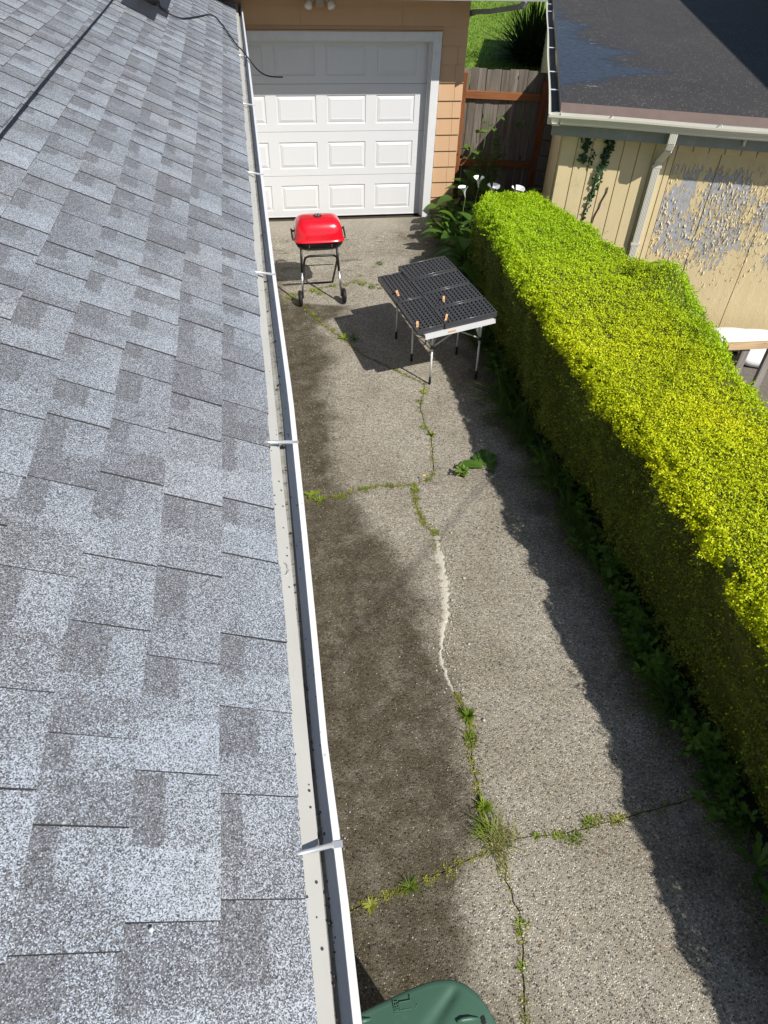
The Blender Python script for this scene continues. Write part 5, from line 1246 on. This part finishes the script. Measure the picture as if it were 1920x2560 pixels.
# ================================================================== TABLE WITH SEED TRAYS
AL, TI = math.radians(8.5), math.atan(.11)
TA = Vector((math.cos(AL)*math.cos(TI), math.sin(AL)*math.cos(TI), math.sin(TI))); TB = Vector((-math.sin(AL), math.cos(AL), 0)); TN = TA.cross(TB)
TO = Vector((1.265, 5.29, .715))
def TP(a, b, h): return TO + TA*a + TB*b + TN*h
TM = Matrix((TA, TB, TN)).transposed().to_4x4(); TM.translation = TO
table = empty('camping_table', (TO.x+.4, TO.y+.5, 0), 0, 'white metal folding camping table carrying black seed trays', 'table')
TIv = Matrix.Translation((-TO.x-.4, -TO.y-.5, 0))
def tp(m, name, mat, bevel=0.0, parent=None):
    o = m.build(name, mat, parent or table, bevel)
    if parent is None: o.matrix_parent_inverse = TIv
    return o
for k in range(13):
    t = MB(); b0 = -.012+k*.088; t.box((.075, b0, -.082), (.725, b0+.084, -.0625), TM); tp(t, 'slat', M_TALU, .004)
t = MB(); t.box((.072, -.016, -.100), (.732, -.0125, -.058), TM); fe = tp(t, 'front_edge', M_TALU)
t = MB(); t.box((.285, -.0185, -.083), (.355, -.0165, -.066), TM); tp(t, 'orange_strip', M_TAG, 0, fe)
LEGS = [((1.488,5.541),.235,.20),((1.954,5.581),.70,.19),((1.877,6.054),.70,.655),((1.395,5.974),.215,.655),((1.32,6.429),.21,1.10),((1.80,6.51),.69,1.10)]
col = []
for (gx_, gy_), a, b in LEGS:
    top = TP(a, b, -.085); ft = Vector((gx_, gy_, 0.0)); c0 = ft.lerp(top, .62); foot = ft.lerp(top, .13)
    t = MB(); t.tube([foot, ft.lerp(top,.55)], .0095, 10); t.tube([ft.lerp(top,.55), top], .0115, 10); lg = tp(t, 'leg', M_TALU)
    t = MB(); t.tube([ft, foot], .0115, 10); tp(t, 'foot_cap', M_BLACK, 0, lg)
    t = MB(); t.tube([c0-Vector((0,0,.018)), c0+Vector((0,0,.018))], .0155, 10); tp(t, 'collar', M_SATBLK, 0, lg); col.append((c0, top))
def brace(p, q, rad=.007):
    t = MB(); t.tube([p, q], rad, 8); tp(t, 'brace', M_TALU)
fl, fr, br, bl, b2, b3 = col
for u, v in ((fl, fr), (br, bl), (fl, bl), (fr, br), (bl, b2), (br, b3)):
    mid = (u[1].lerp(v[1], .5)+u[0].lerp(v[0], .5))*.5
    brace(u[0], mid); brace(v[0], mid); brace(mid, u[1].lerp(v[1], .82)); brace(mid, u[1].lerp(v[1], .18))
    brace(u[0], u[1].lerp(v[1], .16), .005); brace(v[0], u[1].lerp(v[1], .84), .005)
# trays
def tray_mesh(LX, LY, nx, ny, bend=0.0):
    t = MB(); b = .0055; rim = .011; H = .052
    cx, cy = (LX-2*rim)/nx, (LY-2*rim)/ny; z0 = 0.0
    def Z(x): return bend*(x/LX)**2
    soil = MB(); r = random.Random(nx*7+ny)
    xs = [0, rim-b/2]+[]; 
    # ribs
    for i in range(nx+1):
        x = rim+i*cx; wd = b/2 if 0 < i < nx else rim*.5
        xc = x if 0 < i < nx else (rim*.5 if i == 0 else LX-rim*.5)
        t.box((xc-wd, 0, z0-.008+Z(xc)), (xc+wd, LY, z0+Z(xc)))
    for j in range(ny+1):
        y = rim+j*cy; wd = b/2 if 0 < j < ny else rim*.5
        yc = y if 0 < j < ny else (rim*.5 if j == 0 else LY-rim*.5)
        for i in range(nx):
            xa, xb = rim+i*cx+b/2, rim+(i+1)*cx-b/2
            t.box((xa, yc-wd, z0-.009+Z(xa)), (xb, yc+wd, z0-.0012+Z(xa)))
    for i in range(nx):
        for j in range(ny):
            xa, xb = rim+i*cx+b/2, rim+(i+1)*cx-b/2; ya, yb = rim+j*cy+b/2, rim+(j+1)*cy-b/2; zz = Z((xa+xb)/2)
            ix, iy = (xb-xa)*.17, (yb-ya)*.17
            tp_ = [(xa,ya,zz-.009),(xb,ya,zz-.009),(xb,yb,zz-.009),(xa,yb,zz-.009)]; bt = [(xa+ix,ya+iy,zz-.046),(xb-ix,ya+iy,zz-.046),(xb-ix,yb-iy,zz-.046),(xa+ix,yb-iy,zz-.046)]
            for k in range(4):
                m_ = (k+1) % 4; t.face([tp_[k], bt[k], bt[m_], tp_[m_]])
            d = zz-.014-r.uniform(0,.012); e = .06
            soil.face([(xa+ix*e+.001,ya+iy*e+.001,d+r.uniform(-.003,.003)),(xb-ix*e-.001,ya+iy*e+.001,d+r.uniform(-.003,.003)),(xb-ix*e-.001,yb-iy*e-.001,d+r.uniform(-.003,.003)),(xa+ix*e+.001,yb-iy*e-.001,d+r.uniform(-.003,.003))])
    for yy_ in (.004, LY-.004): t.tube([(0,yy_,.0005),(LX*.5,yy_,.0005+Z(LX*.5)),(LX,yy_,.0005+Z(LX))], .0042, 6)
    # skirt
    for (x0, y0, x1, y1) in ((0,0,LX,0),(LX,0,LX,LY),(LX,LY,0,LY),(0,LY,0,0)):
        dx, dy = (LX/2-(x0+x1)/2)*.03, (LY/2-(y0+y1)/2)*.03
        t.face([(x0,y0,-.004+Z(x0)),(x1,y1,-.004+Z(x1)),(x1+dx,y1+dy,-.05+Z(x1)),(x0+dx,y0+dy,-.05+Z(x0))])
    return t.mesh('seed_tray', M_TRAY), soil.mesh('soil', M_POTSOIL)
def tray(LX, LY, nx, ny, a, b, rot, label, h=0.0, bend=0.0, roll=0.0):
    m1, m2 = tray_mesh(LX, LY, nx, ny, bend); o = link('seed_tray', m1); o.matrix_world = TM @ Matrix.Translation((a, b, h)) @ Matrix.Rotation(rot, 4, 'Z') @ Matrix.Rotation(roll, 4, 'X')
    tag(o, label, 'seed tray', 'black seed trays on the camping table'); link('soil', m2, o); return o
tray(.250, .535, 6, 12, .002, .0, 0, 'black seed tray turned lengthwise at the table front corner, one orange tag')
tray(.250, .535, 6, 12, -.004, .542, .012, 'black seed tray turned lengthwise behind another, orange tag in its front corner', .003)
tray(.488, .278, 12, 6, .262, .000, -.006, 'black seed tray along the white table edge with an orange tag at its end')
tray(.485, .276, 12, 6, .262, .296, .008, 'black seed tray with an orange tag standing in its middle', .003)
tray(.485, .276, 12, 6, .258, .590, .016, 'untagged flat black seed tray next to the sagging one', .005)
tray(.500, .278, 12, 6, .246, .888, .055, 'untagged sagging black seed tray hanging over the table end nearest the garage', .012, -.012, .02)
def on_tray(px, py):
    d = Vector(ray(px, py)); o_ = Vector((0,0,CAM_H)); s_ = (TO-o_).dot(TN)/d.dot(TN); return o_+d*s_
z3 = lambda x, y: (640+x*640/1659, 480+y*520/1348)
for (x, y), lean, lab in (((922,668),-.35,'orange wooden tag leaning in the lengthwise tray nearer the grill'),((1046,872),.05,'orange wooden tag upright in the lengthwise tray at the front corner'),((1216,708),.08,'orange wooden tag upright in the middle of a crosswise tray'),((1230,825),.35,'orange wooden tag leaning in the tray along the white table edge')):
    p = on_tray(*z3(x, y)); t = MB(); t.box((-.0105,-.001,-.022),(.0105,.001,.046)); t.box((-.006,-.0016,.004),(.004,-.0011,.020), mi=1)
    o = t.build('plant_tag', [M_TAG, M_OLDPOST]); o.location = p; o.rotation_euler = (-.35, lean, .15); tag(o, lab, 'plant tag')

# ================================================================== WHEELED BIN
bn = empty('wheeled_bin', (.238, .206, 0), math.radians(12.6), 'green wheeled bin with STREET arrow moulded in its lid beneath the gutter', 'bin')
LW, LD = .312, .325
def lidrow(z, kx, ky, y0=0): return [(x*1.0, y+y0, zz) for x, y, zz in se(LW*kx, LD*ky, z, 120, 4.0)]
BZ = 1.04
t = MB(); rows = [lidrow(BZ-.045,.985,.985), lidrow(BZ-.04,1.0,1.0), lidrow(BZ-.008,1.0,1.0), lidrow(BZ+.004,.985,.985), lidrow(BZ+.010,.95,.95), lidrow(BZ+.022,.80,.80), lidrow(BZ+.030,.5,.5), lidrow(BZ+.033,.02,.02)]

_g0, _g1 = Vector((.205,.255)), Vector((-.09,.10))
def groove(p):  # valley shaped into the lid to make its dark stripe
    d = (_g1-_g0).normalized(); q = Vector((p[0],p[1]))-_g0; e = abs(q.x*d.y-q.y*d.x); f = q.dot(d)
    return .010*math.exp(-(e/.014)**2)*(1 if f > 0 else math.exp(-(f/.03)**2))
_kk = [.02,.12,.24,.36,.46,.55,.63,.70,.76,.81,.85,.88,.91,.935,.95]
rows = [lidrow(BZ-.045,.985,.985), lidrow(BZ-.04,1.0,1.0), lidrow(BZ-.008,1.0,1.0), lidrow(BZ+.000,.985,.985)] + [lidrow(BZ+.033-.033*(k/.95)**1.7,k,k) for k in _kk[::-1]]
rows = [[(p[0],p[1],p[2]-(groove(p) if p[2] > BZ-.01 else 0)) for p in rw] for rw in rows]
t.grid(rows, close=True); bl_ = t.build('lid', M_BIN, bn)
t = MB(); t.grid([lidrow(BZ-.05,.93,.93), lidrow(.6,.86,.86), lidrow(.12,.76,.76), lidrow(.03,.74,.74)], close=True); t.build('body', M_BIND, bn)
t = MB(); t.grid([lidrow(BZ-.05,.93,.93), lidrow(BZ-.052,.985,.985), lidrow(BZ-.085,.985,.985), lidrow(BZ-.088,.93,.93)], close=True); t.build('rim', M_BIND, bn)
for s_ in (-1, 1):
    t = MB(); t.grid([[(s_*.22+h_, -.27+math.cos(k*.2618)*rd, .125+math.sin(k*.2618)*rd) for k in range(24)] for rd, h_ in ((.03,-.025),(.115,-.025),(.125,-.01),(.125,.01),(.115,.025),(.03,.025))], close=True); t.build('wheel', M_BLACK, bn)
iw = Matrix.Translation((.238,.206,0)) @ Matrix.Rotation(math.radians(12.6), 4, 'Z'); iwi = iw.inverted()
def lz(x, y): return BZ+.033-.033*min(1, max(abs(x)/LW, abs(y)/LD)/.95)**1.7
def onlid(px, py):
    z = BZ+.02
    for _ in range(4): p = iwi @ G(px, py, z); z = lz(p.x, p.y)
    return Vector((p.x, p.y, z))
z7 = lambda x, y: (700+x*800/1659, 2000+y*800/1659)
fc = bpy.data.curves.new('street_text', 'FONT'); fc.body = 'STREET'; fc.size = .0225; fc.extrude = .0018; fc.align_x = 'CENTER'; fc.align_y = 'CENTER'; fc.space_character = 1.05; fc.bevel_depth = .0004
fo = bpy.data.objects.new('tmp_text', fc); COL.objects.link(fo); dg = bpy.context.evaluated_depsgraph_get(); me = bpy.data.meshes.new_from_object(fo.evaluated_get(dg)); bpy.data.objects.remove(fo)
me.materials.clear(); me.materials.append(M_BIN)
a0, a1 = onlid(*z7(612,1125)), onlid(*z7(598,1040)); td = (a1-a0); ang = math.atan2(td.y, td.x); mid = (a0+a1)*.5
o = link('moulded_lettering', me, bl_); o.location = (mid.x, mid.y, mid.z+.0005); o.rotation_euler = (0, 0, ang)
L_ = td.length; bbw = max(v.co.x for v in me.vertices)-min(v.co.x for v in me.vertices); o.scale = (L_/bbw, 1, 1)
b0, b1 = onlid(*z7(620,1072)), onlid(*z7(716,1052)); ad = (b1-b0); AL_ = ad.length; an = math.atan2(ad.y, ad.x)
t = MB(); shp = [(0,-.011),(AL_*.62,-.011),(AL_*.62,-.024),(AL_,0),(AL_*.62,.024),(AL_*.62,.011),(0,.011)]
for p, q in zip(shp, shp[1:]+shp[:1]): t.bar((p[0],p[1],0), (q[0],q[1],0), .0028, .004)
o = t.build('moulded_arrow', M_BIN, bl_, .0006); o.location = (b0.x, b0.y, (b0.z+b1.z)/2+.001); o.rotation_euler = (0, 0, an)
for x, y in ((1052,1133),(1056,1152)):
    p = onlid(*z7(x, y)); t = MB(); t.box((-.007,-.005,-.004),(.007,.005,.0016)); o = t.build('vent_slot', M_BLACK, bl_); o.location = p
t = MB(); pts = [onlid(*z7(x, y))+Vector((0,0,.002)) for x, y in ((918,1150),(945,1140),(985,1134),(1030,1133))]; t.tube(pts, [.004,.007,.007,.003], 8); t.build('moulded_rib', M_BIN, bl_)
t = MB(); pts = [onlid(*z7(x, y))+Vector((0,0,.002)) for x, y in ((405,1150),(430,1145),(470,1136))]; t.tube(pts, [.006,.008,.003], 8); t.build('moulded_rib', M_BIN, bl_)

# ================================================================== LUMBER AND SACK IN THE NEIGHBOUR'S YARD
wr = empty('wooden_barrier', G(1880,860,.10), 0, 'new lumber rail on grey posts between hedge and peeling wall', 'rail')
WI = Matrix.Translation(-wr.location)
def wpart(m, name, mat, bevel=0.0):
    o = m.build(name, mat, wr, bevel); o.matrix_parent_inverse = WI; return o
zr = .10; a, b = G(1815,866,zr), G(1990,858,zr)
t = MB(); t.bar(a, b, .09, .045); wpart(t, 'top_rail', M_LUMB, .004)
for px in (1868, 1935):
    p = G(px, 863, zr); t = MB(); t.box((p.x-.045, p.y-.02, YZ-.02), (p.x+.045, p.y+.025, zr-.024)); wpart(t, 'post', M_OLDPOST, .005)
sk = G(1895, 880, YZ+.02)
def sack(name, c, L, W, H, rz, label, seed):
    r = random.Random(seed); t = MB(); rows = []
    for i in range(13):
        ph = math.pi*(i+.5)/13; row = []
        for k in range(28):
            th = 2*math.pi*k/28; e = .55
            x = math.copysign(abs(math.sin(ph))**e, 1)*math.copysign(abs(math.cos(th))**e, math.cos(th))*L/2; y = math.copysign(abs(math.sin(ph))**e, 1)*math.copysign(abs(math.sin(th))**e, math.sin(th))*W/2; z = math.cos(ph)*H/2+H/2
            n = mnoise.noise(Vector((x*7+seed, y*7, z*7)))*.05 + mnoise.noise(Vector((x*22+seed, y*9, z*20)))*.018
            row.append((x*(1+n), y*(1+n), max(0, z*(1+n*1.5))))
        rows.append(row)
    t.grid(rows, close=True); t.face(rows[0], smooth=True); t.face(rows[-1][::-1])
    o = t.build(name, M_SACK); o.location = c; o.rotation_euler = (0, 0, rz); return tag(o, label, 'sack')
p = G(1872, 838, YZ+.15); sack('white_sack', (p.x, p.y, YZ-.02), .95, .40, .20, -PS+.05, 'full white woven sack against the peeling wall behind the rail', 2)
p = G(1905, 888, YZ+.1); sack('white_sack', (p.x, p.y, YZ-.02), .50, .30, .15, -PS-.1, 'smaller white woven sack in front of the rail post', 6)
# overhead service cables whose faint shadows cross hedge and drive
def wire(name, P, d, k, lo_, hi_, rad, label):
    c = Vector(P) + SUN*(k/SUN.z); d = Vector(d).normalized(); t = MB()
    t.tube([c + d*s + Vector((0,0,.0006*s*s)) for s in np.linspace(lo_, hi_, 30)], rad, 8)
    return tag(t.build(name, M_BLACK), label, 'cable')
wire('overhead_cable', (1.587,4.031,0), (1.087,1.179,0), 4.9, -16, 16, .0065, 'overhead cable passing diagonally high above hedge and driveway')
